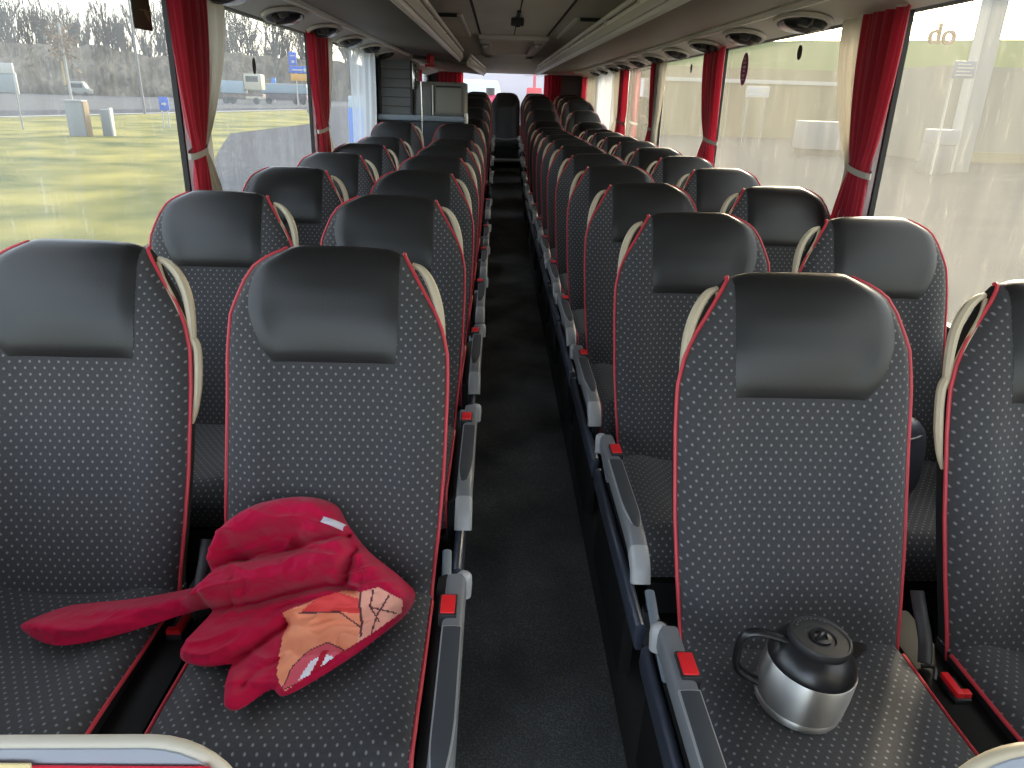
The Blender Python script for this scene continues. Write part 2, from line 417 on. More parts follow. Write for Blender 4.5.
def make_seat(name, fl, aisle):
    root = bpy.data.objects.new(name, None); C.objects.link(root); root.empty_display_size = .1
    make_backrest('backrest', root, fl); make_cushion(root, fl); make_handle(root, fl, aisle)
    b = MB(); b.box(-.19,.18,-.36,.06,.16,.31); b.build('seat_base', M['dark'], root, bevel=.01, flipx=fl)
    for x in (-.15, .14):
        b = MB(); b.prism([(-.30,0),(.02,0),(-.05,.17),(-.22,.17)], x-.02, x+.02, 'x'); b.build('leg', M['dark'], root, bevel=.005, flipx=fl)
    if aisle:
        make_armrest(root, fl)
        b = MB(); b.prism([(-.268,.27),(-.252,.27),(-.247,.325),(-.252,.338),(-.262,.342),(-.272,.335),(-.274,.30)], -.62, .10, 'y'); b.build('side_cover', M['bluegrey'], root, bevel=.004, flipx=fl)
        b = MB(); b.prism([(-.256,.02),(-.224,.02),(-.224,.40),(-.246,.41)], -.42, .10, 'y'); b.build('side_panel', M['black'], root, bevel=.004, flipx=fl)
        b = MB(); b.tube([(-.245,-.02,.36),(-.242,.10,.37),(-.236,.22,.385)], .011, 8, flat=.6); b.build('footrest_arm', M['ledge'], root, flipx=fl)
    else:
        b = MB(); b.prism([(-.290,.10),(-.214,.10),(-.214,.392),(-.290,.392)], -.40, .16, 'y'); b.build('side_trim', M['black'], root, bevel=.006, flipx=fl)
        bk = MB(); bk.box(-.268,-.236,-.105,-.045,.39,.402); bo = bk.build('belt_buckle', M['dark'], root, bevel=.003, flipx=fl)
        bk = MB(); bk.box(-.264,-.250,-.10,-.045,.398,.412); bk.box(-.2505,-.236,-.10,-.087,.398,.412); bk.build('release_button', M['redp'], bo, bevel=.002, flipx=fl)
        b = MB(); b.tube(spline([(-.272,-.01,.40),(-.262,.02,.43),(-.264,.05,.47),(-.262,.08,.50)], 4), .013, 8, flat=.4); b.tube(spline([(-.285,-.02,.402),(-.27,-.035,.412),(-.282,-.06,.405)], 4), .004, 6); b.build('belt_strap', M['dark'], root, flipx=fl)
    return root

def strip(o):
    for ch in list(o.children):
        if ch.name.split('.')[0] not in ('backrest','seat_cushion','seat_base','leg'):
            for g in list(ch.children):
                for h in list(g.children): bpy.data.objects.remove(h)
                bpy.data.objects.remove(g)
            bpy.data.objects.remove(ch)
PROTO = {}
for fl in (False, True):
    for a in (True, False): PROTO[(fl, a)] = make_seat('coach_seat', fl, a)
USED = set()
ORD = ['front','second','third','fourth','fifth','sixth','seventh','eighth','ninth','tenth','eleventh','twelfth','thirteenth','fourteenth','rearmost']
def place_seat(fl, aisle, x, yc, z, label):
    k = (fl, aisle)
    if k in USED: o = copy_tree(PROTO[k])
    else: o = PROTO[k]; USED.add(k)
    o.location = (x, yc, z)
    tag(o, label, 'coach seat', 'coach seats left of the aisle' if fl else 'coach seats right of the aisle')
    return o
def lift(y):   # rise of the rear rows
    return lerp_tab([(8.6,0),(9.2,.05),(9.98,.16),(10.77,.28),(11.55,.33),(12.34,.36)], y)
PLAT = .19
for i in range(15):
    yt = 1.336+.7862*i; dz = lift(yt)
    for a, x in ((True,.463),(False,.985)):
        if i == 0 and a: lab = 'front row dotted charcoal aisle seat holding the steel coffee jug'
        elif i == 0: lab = 'front row dotted charcoal window seat to the right of the coffee jug seat'
        else: lab = '%s-row dotted charcoal coach seat right of the aisle, %s' % (ORD[i], 'next to the aisle' if a else 'by the right windows')
        o = place_seat(False, a, x, yt-.213, PLAT+dz, lab)
        if i == 14 and a: strip(o)
for i in range(7):
    yt = 1.4793+.836*i if i < 6 else 6.45; dz = 0 if i < 6 else .08
    for a, x in ((True,-.463),(False,-.985)):
        if i == 0 and a: lab = 'front row dotted charcoal aisle seat under the crumpled red hoodie'
        elif i == 0: lab = 'front row dotted charcoal window seat with a red hoodie sleeve across it'
        elif i == 6: lab = 'dotted charcoal seat right in front of the grey cabinet, %s' % ('next to the aisle' if a else 'by the left window')
        else: lab = '%s-row dotted charcoal coach seat left of the aisle, %s' % (ORD[i], 'next to the aisle' if a else 'by the left windows')
        place_seat(True, a, x, yt-.213, PLAT+dz-.0, lab)
for i, yt in enumerate((9.2, 9.98, 10.77, 11.55, 12.34)):
    o = place_seat(True, True, -.463, yt-.213, PLAT+lift(yt), '%s dotted aisle seat left of the aisle behind the grey cabinet' % ('nearest','second','third','fourth','rearmost')[i])
    if i == 4: strip(o)
# centre seat of the rear bench
o = thing('coach_seat', 'dark seat facing up the aisle in the middle of the rear bench', 'coach seat', (0, 12.13, PLAT+.36))
for ch in PROTO[(False, False)].children:
    if ch.name.split('.')[0] in ('backrest','seat_cushion','seat_base','leg'):
        c = copy_tree(ch, o)
        if c.name.startswith('backrest') or c.name.startswith('seat_cushion'): c.location.x = .006

# ------------------------------------------------------------------ shell
b = MB(); b.add([(-.28,-1.2,0),(.28,-1.2,0),(.28,7.5,0),(-.28,7.5,0),(.28,11.2,.56),(-.28,11.2,.56)], [(0,1,2,3),(3,2,4,5)])
b.add([(-.28,-1.2,-.05),(.28,-1.2,-.05),(.28,11.2,-.05),(-.28,11.2,-.05)], [(0,3,2,1)])
struct(b.build('floor', M['carpet'], smooth=False))
for sg, nm in ((-1,'trim_1'),(1,'trim_2')):
    b = MB(); ys = [-1.2, 8.6, 9.2, 9.98, 10.77, 11.55, 12.34, 12.9]
    def zz(y): return PLAT + lift(y+.25)
    pr = [[(sg*.235, y, -.04), (sg*.235, y, zz(y)), (sg*1.24, y, zz(y)), (sg*1.24, y, -.04)] for y in ys]
    b.grid(pr, 0, closed=True); b.add(pr[0], [(0,1,2,3)])
    struct(b.build(nm, M['platform'], smooth=False))
b = MB(); b.box(-.234,.234,11.22,12.9,.0,.60); struct(b.build('trim_3', M['platform'], bevel=.01))
b = MB(); b.box(-.234,.234,11.21,11.24,.60,.72); b.box(-.234,.234,11.21,11.9,.56,.70); struct(b.build('trim_4', M['cabl'], bevel=.01))
SILL = .96; WTOP = 1.89; ROOF = 2.10
BAYR = [-1.2, 2.74, 4.88, 6.64, 8.5, 10.6, 12.9]
BAYL = [-1.2, 2.79, 4.74, 6.9]
for sg, nm, bays in ((-1,'wall_left',BAYL), (1,'wall_right',BAYR)):
    b = MB(); b.box(sg*1.24, sg*1.30, -1.2, 12.9, -.05, SILL); b.box(sg*1.24, sg*1.30, -1.2, 12.9, WTOP, ROOF+.05)
    if sg < 0: b.box(-1.30,-1.24, 6.9, 9.3, SILL, WTOP); b.box(-1.30,-1.24, 12.6, 12.9, SILL, WTOP)
    else: b.box(1.24,1.30, 12.6, 12.9, SILL, WTOP)
    struct(b.build(nm, M['wall'], smooth=False))
wn = 1
def window(sg, y0, y1):
    global wn
    b = MB(); x = sg*1.262
    b.add([(x, y0, SILL), (x, y1, SILL), (x, y1, WTOP), (x, y0, WTOP)], [(0,1,2,3)])
    o = struct(b.build('window_%d' % wn, M['glass_l'] if sg < 0 else M['glass_r'], smooth=False)); wn += 1
    g = MB(); i = sg*1.240; e = sg*1.258; t = .014
    for q in ((y0, y0+t, SILL, WTOP), (y1-t, y1, SILL, WTOP)): g.box(min(i,e), max(i,e), *q)
    g.box(min(sg*1.238,e), max(sg*1.238,e), y0, y1, SILL, SILL+t)
    g.build('window_gasket', M['gasket'], o, smooth=False)
    return o
for sg, bays in ((1, BAYR), (-1, BAYL)):
    for y0, y1 in zip(bays, bays[1:]): window(sg, y0, min(y1, 12.6))
window(-1, 9.3, 11.0); window(-1, 11.0, 12.6)
tn = 5
for sg, ps in ((1, BAYR[1:-1]), (-1, BAYL[1:]+[11.0])):
    for y in ps:
        b = MB(); x0, x1 = sorted((sg*1.19, sg*1.236)); b.prism([(sg*1.255, y), (sg*1.238, y+.001), (sg*1.226, y+.012), (sg*1.222, y+.21), (sg*1.255, y+.24)], SILL-.1, WTOP+.02, 'z')
        struct(b.build('trim_%d' % tn, M['pillar'], bevel=.004)); tn += 1
# ceiling
b = MB(); b.box(-1.28, 1.28, -1.2, 12.9, ROOF, ROOF+.05); struct(b.build('ceiling', M['ceil'], smooth=False))
b = MB()
for x in (-.30, .30): b.box(x-.008, x+.008, -1.2, 7.3, ROOF-.004, ROOF+.002)
b.box(-.004,.004,-1.2,7.3,ROOF-.003,ROOF+.002)
struct(b.build('trim_%d' % tn, M['groove'], smooth=False)); tn += 1
# rear bulkhead and rear window
b = MB(); b.box(-1.28,1.28,12.9,12.96,-.05,1.15); b.box(-1.28,-.70,12.9,12.96,1.15,ROOF); b.box(.66,1.28,12.9,12.96,1.15,ROOF)
struct(b.build('wall_rear', M['wall'], smooth=False))
b = MB(); b.prism([(10.9,ROOF),(11.2,2.03),(12.9,1.93),(12.9,ROOF)], -1.2, 1.2, 'x'); struct(b.build('trim_%d' % tn, M['ceil_light'], smooth=False)); tn += 1
b = MB(); b.add([(-.70,12.93,1.15),(.66,12.93,1.15),(.66,12.93,1.95),(-.70,12.93,1.95)], [(0,1,2,3)])
o = struct(b.build('window_%d' % wn, glass_mat('rear_window_glass', (.86,.86,.86), .03, .02, (.5,.5,.5)), smooth=False)); wn += 1
# ceiling beam and recessed centre panel
b = MB(); b.box(-.32,.32,7.35,7.55,ROOF-.035,ROOF); b.box(-.32,-.22,7.5,10.9,ROOF-.03,ROOF); b.box(.22,.32,7.5,10.9,ROOF-.03,ROOF); b.box(-.32,.32,10.2,10.95,ROOF-.03,ROOF)
tag(b.build('ceiling_hatch_frame', M['ceil_light'], bevel=.008), 'pale grey frame around the ceiling panel above the rear aisle', 'ceiling frame')
for x, y, wd in ((-.27,8.2,'left'), (.24,7.9,'right')):
    t = thing('ceiling_lamp', 'small round white spot lamp on the ceiling frame, %s of the aisle' % wd, 'ceiling lamp', (x, y, ROOF-.03), group='small ceiling spots')
    b = MB(); b.lathe([(.045,0),(.045,-.012),(.032,-.018),(.03,-.012)], 20); b.build('lamp_ring', M['lightgrey'], t)
    b = MB(); b.lathe([(.03,-.010),(.028,-.022),(.015,-.032),(.003,-.034)], 20); b.build('lamp_lens', mat('spot_lens', (.85,.86,.9), .2), t)
t = thing('ceiling_sensor', 'small black camera box on the middle of the ceiling', 'camera', (-.005, 5.75, ROOF))
b = MB(); b.box(-.045,.045,-.05,.05,-.052,-.005); b.build('housing', M['dark'], t, bevel=.008)
b = MB(); b.lathe([(.012,0),(.018,.002),(.018,.012),(.014,.012)], 14, c=(0,-.03,-.064)); b.build('lens', M['jug'], t)
b = MB(); b.box(-.012,.012,-.5,-.05,-.012,-.002); b.build('cable_cover', M['groove'], t, smooth=False)
for sg, wd in ((-1,'left'), (1,'right')):
    b = MB(); b.prism([(.40,5.6),(.95,5.6),(.95,7.3),(.40,7.3)], 0, 1, 'z'); b.v = [(sg*x, y, ROOF-.022+.022*z) for x, y, z in b.v]
    t = tag(b.build('ceiling_panel', M['ceil'], bevel=.004), 'brown fabric ceiling panel with a pale edge beside the %s luggage rack' % wd, 'ceiling panel', 'side ceiling panels')
    b = MB(); b.box(*sorted((sg*.385, sg*.402)), 5.6, 7.3, ROOF-.028, ROOF-.001); b.build('edge_strip', M['rail'], t, smooth=False)
    b = MB(); b.box(*sorted((sg*.42, sg*.72)), 5.575, 5.60, ROOF-.024, ROOF-.002); b.build('vent_slot', M['groove'], t, smooth=False)

# ------------------------------------------------------------------ luggage racks
def rack(sg, y0, y1, label, inn=.53, low=0, end=None):
    t = thing('luggage_rack', label, 'luggage rack', (0, y0, 0))
    def pr(poly, name, m, par=t, bev=.004, a=0, e=None, taper=0):
        q = MB(); q.prism(poly, a, e if e else y1-y0, 'y'); q.v = [(sg*(x-taper*y), y, z+ZC-low) for x, y, z in q.v]
        return q.build(name, m, par, bevel=bev)
    tp = (inn-(end if end else inn))/(y1-y0)
    pr([(1.235,.308),(1.235,.50),(1.03,.50),(1.03,.375),(1.06,.360)], 'service_channel', M['chan'])
    q = MB(); 
    pr([(1.05,.382),(1.05,.42),(1.0,.425),(inn+.01,.366),(inn+.01,.336)], 'rack_floor', M['rackb'], taper=tp)
    pr([(1.062,.358),(1.048,.358),(1.040,.386),(1.052,.386)], 'channel_lip', M['rail'])
    r = pr([(inn+.012,.326),(inn+.002,.320),(inn-.012,.335),(inn-.030,.405),(inn-.018,.415),(inn+.012,.37)], 'front_rail', M['rail'], taper=tp)
    pr([(inn-.020,.345),(inn-.026,.349),(inn-.034,.385),(inn-.028,.385)], 'rail_inlay', M['chan'], r, bev=.001, taper=tp)
    q = MB(); q.tube([(sg*(inn-.03), 0, ZC+.432-low), (sg*(inn-.03-tp*(y1-y0)), y1-y0, ZC+.432-low)], .013, 10); q.build('grab_rail', M['rail'], t)
    for k in range(int((y1-y0)/1.05)+1):
        y = min(y1-y0-.05, .4+1.05*k)
        q = MB(); q.box(-.014,.014,-.02,.02,-.03,.012); q.v = [(sg*(inn-.02-tp*y)+x, y+yy, ZC+.425-low+z) for x, yy, z in q.v]; q.build('rail_bracket', M['chan'], t, bevel=.004)
    return t
rack(-1, -1.0, 8.3, 'long overhead luggage rack with pale front rail above the left seats')
rack(-1, 8.5, 12.4, 'short rear luggage rack with pale front rail behind the grey cabinet', inn=.46, low=.03, end=.36)
rack(1, -1.0, 12.4, 'long overhead luggage rack with silver front rail above the right seats', end=.46)

# oval service units in the channel: reading lamps / air nozzles
def service_unit(x, y, label, grp):
    sg = 1 if x > 0 else -1
    t = thing('service_unit', label, 'overhead service unit', (x, y, ZC+.334), group=grp)
    t.rotation_euler = (0, sg*.28, 0); t.scale = (1.35,1.45,1.3)
    b = MB(); n = 28
    ring = lambda a, c, z: [(a*cos(2*pi*k/n), c*sin(2*pi*k/n), z) for k in range(n)]
    b.grid([ring(.066,.175,-.002), ring(.064,.170,-.012), ring(.055,.155,-.013), ring(.05,.15,-.002)], 0, closed=True); b.build('bezel', M['chan'], t)
    b = MB(); b.grid([ring(.054,.152,-.010), ring(.03,.10,-.005), ring(.002,.005,-.004)], 0, closed=True); b.build('recess', M['dark'], t)
    b = MB(); pts = []
    for i in range(5):
        a = .05*cos(pi/2*i/4); pts.append([(sx*a if False else a*cos(pi*k/12)*.95, .02+.115*sin(pi*k/12)*cos(pi/2*i/4*.98), -.014-.016*sin(pi/2*i/4)) for k in range(13)])
    b.grid(pts); b.build('lamp_lens', M['lens'], t)
    b = MB(); b.lathe([(.004,-.028),(.016,-.026),(.02,-.012),(.02,-.006)], 14, c=(-.012,-.06,0)); b.lathe([(.004,-.028),(.016,-.026),(.02,-.012),(.02,-.006)], 14, c=(.02,-.095,0)); b.build('air_nozzle', M['dark'], t)
    return t
def svc(o, x, y, label, grp):
    c = copy_tree(o); c.location = (x, y, o.location.z); c['label'] = label; c['group'] = grp
    c.rotation_euler = (0, .28*(1 if x > 0 else -1), 0); return c
s0 = None
WORD = ['nearest','second nearest','third','fourth','fifth','sixth','seventh','eighth','ninth','tenth','eleventh']
for sg, wd, y0, st, n in ((-1,'left',3.05,.836,6), (1,'right',3.42,.786,10)):
    for k in range(n):
        lab = '%s oval lamp and air outlet under the %s luggage rack' % (WORD[k].capitalize(), wd); g = 'oval service units under the %s rack' % wd
        if s0 is None: s0 = service_unit(sg*1.14, y0+st*k, lab, g)
        else: svc(s0, sg*1.14, y0+st*k, lab, g)

# ------------------------------------------------------------------ curtains
def drape_mesh(sg, X, yt0, yt1, ym0, ym1, yb0, yb1, zt, zm, zb, folds, amp, seed):
    rows = []; R = 44; K_ = 64
    rnd = random.Random(seed); ph = [rnd.random()*6.3 for _ in range(3)]
    for i in range(R+1):
        z = zt+(zb-zt)*i/R
        if z >= zm:
            t = (zt-z)/(zt-zm); w = t**1.9; w = w*w*(3-2*w) if False else w
            a = yt0+(ym0-yt0)*w; c = yt1+(ym1-yt1)*w
        else:
            t = (zm-z)/(zm-zb); w = t**.7; a = ym0+(yb0-ym0)*w; c = ym1+(yb1-ym1)*w
        pinch = math.exp(-((z-zm)/.06)**2)
        row = []
        for k in range(K_+1):
            u = k/K_; y = a+(c-a)*u
            d = sin(2*pi*folds*u+ph[0]+.5*sin(3*z+ph[1]))*.7+.35*sin(2*pi*folds*2.3*u+ph[2]+2*z)
            row.append((sg*(X-amp*d*(1-.55*pinch)-.012*pinch*sin(pi*u)), y, z))
        rows.append(row)
    b = MB(); b.grid(rows); return b
cn = 0
def curtain(sg, label, red, beige, zt=1.895, zm=1.365, zb=.98, beige_zb=None, mats=('curtain','lining')):
    """red / beige = (top0, top1, tie0, tie1, bottom0, bottom1) along y"""
    global cn; cn += 1
    t = thing('window_curtain', label, 'curtain', (0,0,0), group='tied window curtains')
    if red:
        b = drape_mesh(sg, 1.196, *red, zt, zm, zb, 4.2, .013, cn); o = b.build('red_drape', M[mats[0]], t, angle=180)
    if beige:
        b = drape_mesh(sg, 1.208, *beige, zt, zm, zb, 2.4, .010, cn+50); b.build('beige_lining', M[mats[1]], t, angle=180)
    r = red or beige
    n = 20; b = MB(); y0, y1 = r[2]-.012, r[3]+.014; rows = []
    for dz in (-.011, .011):
        rows.append([(sg*(1.196+.024*sin(2*pi*k/n)), (y0+y1)/2+(y1-y0)/2*cos(2*pi*k/n), zm+dz+.012*cos(2*pi*k/n)) for k in range(n)])
    b.grid(rows, closed=True); b.build('tieback', M['tie'], t)
    return t
curtain(-1, 'red curtain with beige lining tied at the nearest left window pillar', (2.64,3.00,2.72,2.84,2.70,2.86), (2.93,3.26,2.80,2.88,2.86,3.14))
curtain(-1, 'red curtain tied at the second left window pillar', (4.55,5.04,4.69,4.93,4.70,4.98), (4.98,5.26,4.86,4.98,5.0,5.3))
curtain(1, 'red curtain with beige lining tied at the nearest right window pillar', (2.63,2.96,2.70,2.85,2.69,2.98), (2.93,3.18,2.80,2.92,2.82,2.95))
curtain(1, 'red curtain tied at the right pillar beside the oval purple sticker', (4.70,5.17,4.68,4.96,4.66,5.18), (5.1,5.2,4.9,4.98,4.9,5.0))
curtain(1, 'narrow red edged curtain mostly showing beige, at the third right pillar', (6.80,6.95,6.72,6.80,6.75,7.1), (6.38,6.85,6.5,6.75,6.5,6.8))
curtain(1, 'bright red curtain hanging at the fourth right window pillar', (8.15,8.75,8.15,8.75,8.15,8.9), (8.7,9.2,8.7,9.0,8.8,9.5))
curtain(1, 'red curtain hanging at the fifth right window pillar', (11.9,12.55,11.9,12.55,11.9,12.6), (10.9,11.9,11.0,11.8,11.0,11.9))
def plain_curtain(name, label, m, fn, cat='curtain'):
    rows = []; 
    for i in range(20):
        z = 1.895+(.98-1.895)*i/19; row = []
        for k in range(70):
            u = k/69; row.append(fn(u, z))
        rows.append(row)
    b = MB(); b.grid(rows); return tag(b.build(name, m, angle=180), label, cat)
plain_curtain('sheer_curtain', 'pale bluish white curtain hanging at the left window before the louvered unit', M['sheer'],
    lambda u, z: (-1.19-.02*sin(u*26+.7*sin(3*z)), 5.80+1.02*u+.04*sin(2.2*z+u*4), z))
plain_curtain('sheer_curtain', 'pale whitish curtain drawn over the right window before the fifth pillar', M['sheer'],
    lambda u, z: (1.19+.02*sin(u*34+.5*sin(3*z)), 9.3+1.5*u, z))
plain_curtain('rear_curtain', 'dark red curtain at the right side of the rear window', M['curtain'],
    lambda u, z: (.60+.28*u, 12.82+.02*sin(u*30), z+.03))
plain_curtain('rear_curtain', 'dark red curtain at the left side of the rear window', M['curtain'],
    lambda u, z: (-1.12+.42*u, 12.82+.02*sin(u*36), z+.03))
plain_curtain('rear_curtain', 'red curtain at the left rear window seen over the cabinet', M['curtain'],
    lambda u, z: (-1.17+.02*sin(u*30), 9.9+.9*u, z))

# window stickers
def disc(name, sg, y, z, ry, rz, m, label, text=None):
    b = MB(); n = 30; x = sg*1.256
    b.add([(x, y+ry*cos(2*pi*k/n), z+rz*sin(2*pi*k/n)) for k in range(n)]+[(x-sg*.002, y+ry*cos(2*pi*k/n), z+rz*sin(2*pi*k/n)) for k in range(n)],
          [list(range(n)), list(range(n, 2*n))]+[(k, (k+1) % n, n+(k+1) % n, n+k) for k in range(n)])
    return tag(b.build(name, m, smooth=False), label, 'sticker')
st = disc('window_sticker', 1, 4.50, 1.765, .062, .085, mat('sticker_purple', (.16,.015,.10), .5), 'oval purple sticker with pale upright lettering on the right window')
b = MB(); y = 4.50
for k in range(6):
    z = 1.765+.055-.022*k; w = .022+.008*(k % 3)
    b.box(1.2525,1.2535, y-w*.8, y+w*.8, z-.004, z+.004)
    if k % 2 == 0: b.box(1.2525,1.2535, y-.006, y+.004, z-.012, z+.006)
b.build('sticker_lettering', mat('sticker_pale', (.6,.5,.55), .6), st, smooth=False)
disc('break_point_dot', 1, 3.70, 1.81, .028, .032, M['dark'], 'small black oval break point mark on the second right window')
disc('break_point_dot', 1, 5.75, 1.81, .026, .03, M['dark'], 'small black oval break point mark on the third right window')
disc('break_point_dot', -1, 3.72, 1.68, .026, .035, M['dark'], 'small black oval break point mark on the second left window')
b = MB(); b.box(-1.256,-1.253,2.54,2.67,1.745,1.87); st = tag(b.build('window_decal', mat('decal_green', (.014,.04,.014), .5, var=(14,.4)), smooth=False), 'dark green rectangular decal hanging high on the nearest left window', 'sticker')
b = MB(); b.box(-1.2528,-1.2522,2.59,2.68,1.80,1.804); b.add([(-1.2522,2.63,1.81),(-1.2522,2.66,1.785),(-1.2522,2.65,1.77),(-1.2522,2.62,1.795)], [(0,1,2,3)]); b.build('decal_mark', mat('decal_mark', (.16,.22,.12), .6), st, smooth=False)

# ------------------------------------------------------------------ louvered unit, cabinet, pole, red holder
t = thing('louvered_unit', 'tall dark grey unit with horizontal louvers behind the seventh left row', 'cabinet', (-1.05, 7.2, 0))
b = MB(); b.box(-.16,.15,0.02,.6,PLAT+.10,1.86); b.build('carcass', M['cab'], t, bevel=.006)
b = MB()
for k in range(6):
    z = 1.40+.078*k; b.prism([(-.022,z),(.004,z+.070),(.03,z+.070),(.03,z)], -.135,.125,'x')
b.build('louver_panel', M['louver'], t, smooth=False)
b = MB(); b.box(-.165,-.140,-.02,.02,1.33,1.86); b.box(.128,.150,-.02,.02,1.33,1.86); b.build('frame', M['dark'], t, bevel=.003)
t = thing('galley_cabinet', 'low grey cabinet with a framed panel behind the left seats', 'cabinet', (-.66, 7.2, 0))
b = MB(); b.box(-.235,.225,.02,.75,PLAT+.10,1.69); b.build('carcass', M['cab'], t, bevel=.006)
b = MB(); b.box(-.045,.215,-.006,.02,1.41,1.68); dn = b.build('door', M['cab'], t, bevel=.004)
b = MB(); b.box(-.03,.195,-.012,-.004,1.43,1.64); b.build('door_panel', M['cabl'], dn, bevel=.006)
b = MB(); b.box(-.03,.195,-.011,-.004,1.645,1.658); b.build('door_groove', M['groove'], dn, smooth=False)
b = MB(); b.box(-.21,-.075,-.004,.02,1.39,1.66); b.build('side_door', M['louver'], t, bevel=.006)
b = MB(); b.box(-.068,-.058,-.012,.01,1.40,1.66); b.build('door_hinge_strip', M['rail'], t, smooth=False)
b = MB(); b.box(-1.21,-.43,7.10,7.22,1.355,1.405); tag(b.build('partition_ledge', M['ledge'], bevel=.01), 'long blue grey ledge along the foot of the louvered unit and cabinet', 'ledge')
b = MB(); b.lathe([(.004,-.05),(.016,-.048),(.018,-.02),(.018,.03),(.014,.05),(.004,.052)], 16, c=(-.418,7.16,1.380)); tag(b.build('ledge_end_knob', mat('white_plastic',(.75,.74,.7),.35)), 'small white rounded knob at the aisle end of the blue grey ledge', 'knob')
b = MB(); b.box(-1.20,-.44,7.14,7.20,PLAT+.1,1.35); tag(b.build('partition_board', mat('partition_navy', (.035,.042,.055), .5), bevel=.004), 'dark blue grey partition board under the ledge behind the left seats', 'partition')
b = MB(); b.tube([(-.80,7.02,1.14),(-.81,7.02,1.68)], .006, 8); b.tube([(-.81,7.02,1.68),(-.81,7.18,1.68)], .006, 8); tag(b.build('thin_pole', M['chrome']), 'thin upright metal rod in front of the grey cabinet', 'pole')
t = thing('hammer_holder', 'small bright red holder hanging below the left rack above the cabinet', 'safety holder', (-.80, 7.9, ZC+.343))
b = MB(); b.box(-.035,.035,-.03,.03,-.06,.02); b.build('holder', M['redp'], t, bevel=.01)
b = MB(); b.tube([(0,-.035,-.075),(0,-.035,.03)], .009, 8); b.box(-.05,.05,-.045,-.025,-.09,-.068); b.build('hammer', M['redp'], t, bevel=.003)
t = thing('gap_sliver', 'chrome sliver standing in for the bright window gap beside the louvered unit', 'sliver', (-.895, 7.19, 1.72))  # chrome piece stands in for the bright gap of the window behind
b = MB(); b.box(-.006,.012,-.02,.0,-.10,.12); b.build('plate', M['chrome'], t, bevel=.002)
for z in (-.08,-.02,.05,.1):
    b = MB(); b.tube([(.012,-.02,z),(.03,-.02,z)], .01, 8); b.build('sliver_rib', M['chrome'], t)

# ------------------------------------------------------------------ barriers in front of the first rows
def barrier(x0, x1, rl, rr, zt, label):
    t = thing('front_barrier', label, 'barrier', ((x0+x1)/2, .52, PLAT))
    cx = (x0+x1)/2; h = zt-PLAT; w = (x1-x0)/2; R_ = .075
    path = []
    if True:
        path.append((-w, .02)); path.append((-w, h-R_ if rl else h-.01))
        if rl: path += [(-w+R_-R_*cos(a), h-R_+R_*sin(a)) for a in [pi/2*k/8 for k in range(1, 9)]]
        if rr: path += [(w-R_+R_*sin(a), h-R_+R_*cos(a)) for a in [pi/2*k/8 for k in range(0, 9)]]
        path.append((w, h-R_ if rr else h-.01)); path.append((w, .02))
    b = MB(); b.tube([(x, .003, z) for x, z in path], .0062, 12, up=(0,1,0), flat=1.1); b.build('rim', M['cream'] if rl else mat('rim_cream',(.50,.46,.38),.45), t)
    b = MB(); b.prism([(x, z) for x, z in path], -.006, .006, 'y'); b.build('panel', mat('barrier_panel', (.34,.37,.42), .4), t, smooth=False)
    for sx in (-w+.1, w-.1):
        b = MB(); b.box(sx-.02, sx+.02, -.012, .014, 0, .06); b.build('foot', M['dark'], t)
    return t, h
bl, h = barrier(-1.10,-.362, False, True, ZC-.566, 'cream rimmed grey barrier panel in front of the left seats')
br, h2 = barrier(.325, 1.10, True, False, ZC-.566, 'cream rimmed grey barrier panel in front of the right seats')
t = thing('safety_leaflet', 'red and cream leaflet tucked on the left barrier panel', 'leaflet', (-.52,.5105,ZC-.586))
b = MB(); b.box(-.17,.14,-.002,0,-.14,.004); b.build('red_page', mat('leaflet_red',(.8,.02,.05),.4), t, smooth=False)
b = MB(); b.box(-.30,-.02,-.004,-.0022,-.14,.009); b.build('cream_page', mat('leaflet_cream',(.85,.68,.35),.4), t, smooth=False)
b = MB(); b.box(.385,.62,.508,.511,ZC-.74,ZC-.588); tag(b.build('cream_leaflet', mat('leaflet_cream_b',(.9,.8,.45),.4), smooth=False), 'pale yellow leaflet tucked on the right barrier panel', 'leaflet')

# dark bag lying on a second-row seat, seen between the front right seats
t = thing('dark_bag', 'grey blue shiny bag lying on the second-row right window seat', 'bag', (.90, 1.75, ZC-1.0))
t.rotation_euler = (0, .0, .2)
b = MB(); rows = []
for i in range(13):
    a = pi*i/12; rows.append([(.12*sin(a)**.5*abs(cos(q))**.6*(1 if cos(q) > 0 else -1), .075*sin(a)**.5*abs(sin(q))**.6*(1 if sin(q) > 0 else -1)*(1+.1*sin(3*q+i)), .13-.13*cos(a)) for q in [2*pi*k/20 for k in range(20)]])
b.grid(rows, closed=True); b.build('bag_body', mat('bag_blue', (.05,.055,.07), .35, bump=(40,.6)), t)
b = MB(); b.tube([(.12*cos(q)*.93, .072*sin(q), .215) for q in [2*pi*k/24 for k in range(24)]], .003, 6, closed=True); b.build('zip', M['grey'], t)
if False: b.tube(spline([(-.08,0,.25),(-.06,-.02,.31),(0,-.03,.33),(.06,-.02,.31),(.08,0,.25)], 5), .008, 8)

# ------------------------------------------------------------------ coffee jug
J = thing('coffee_jug', 'steel and black coffee jug standing on the front right aisle seat', 'coffee jug', (.408, .985, ZC-.962))
J.rotation_euler = (radians(3), radians(6), radians(0)); J.scale = (.925,.925,.90)
b = MB(); b.lathe([(.004,0),(.070,0),(.076,.003),(.0785,.010),(.0785,.018),(.0775,.020),(.0800,.024),(.0815,.06),(.0810,.104),(.0795,.1065),(.05,.1065)], 56, cap=True); b.build('steel_body', M['steel'], J)
b = MB(); b.lathe([(.05,.104),(.0785,.1055),(.079,.108),(.0775,.115),(.073,.126),(.065,.137),(.057,.145),(.052,.150),(.02,.150)], 56)
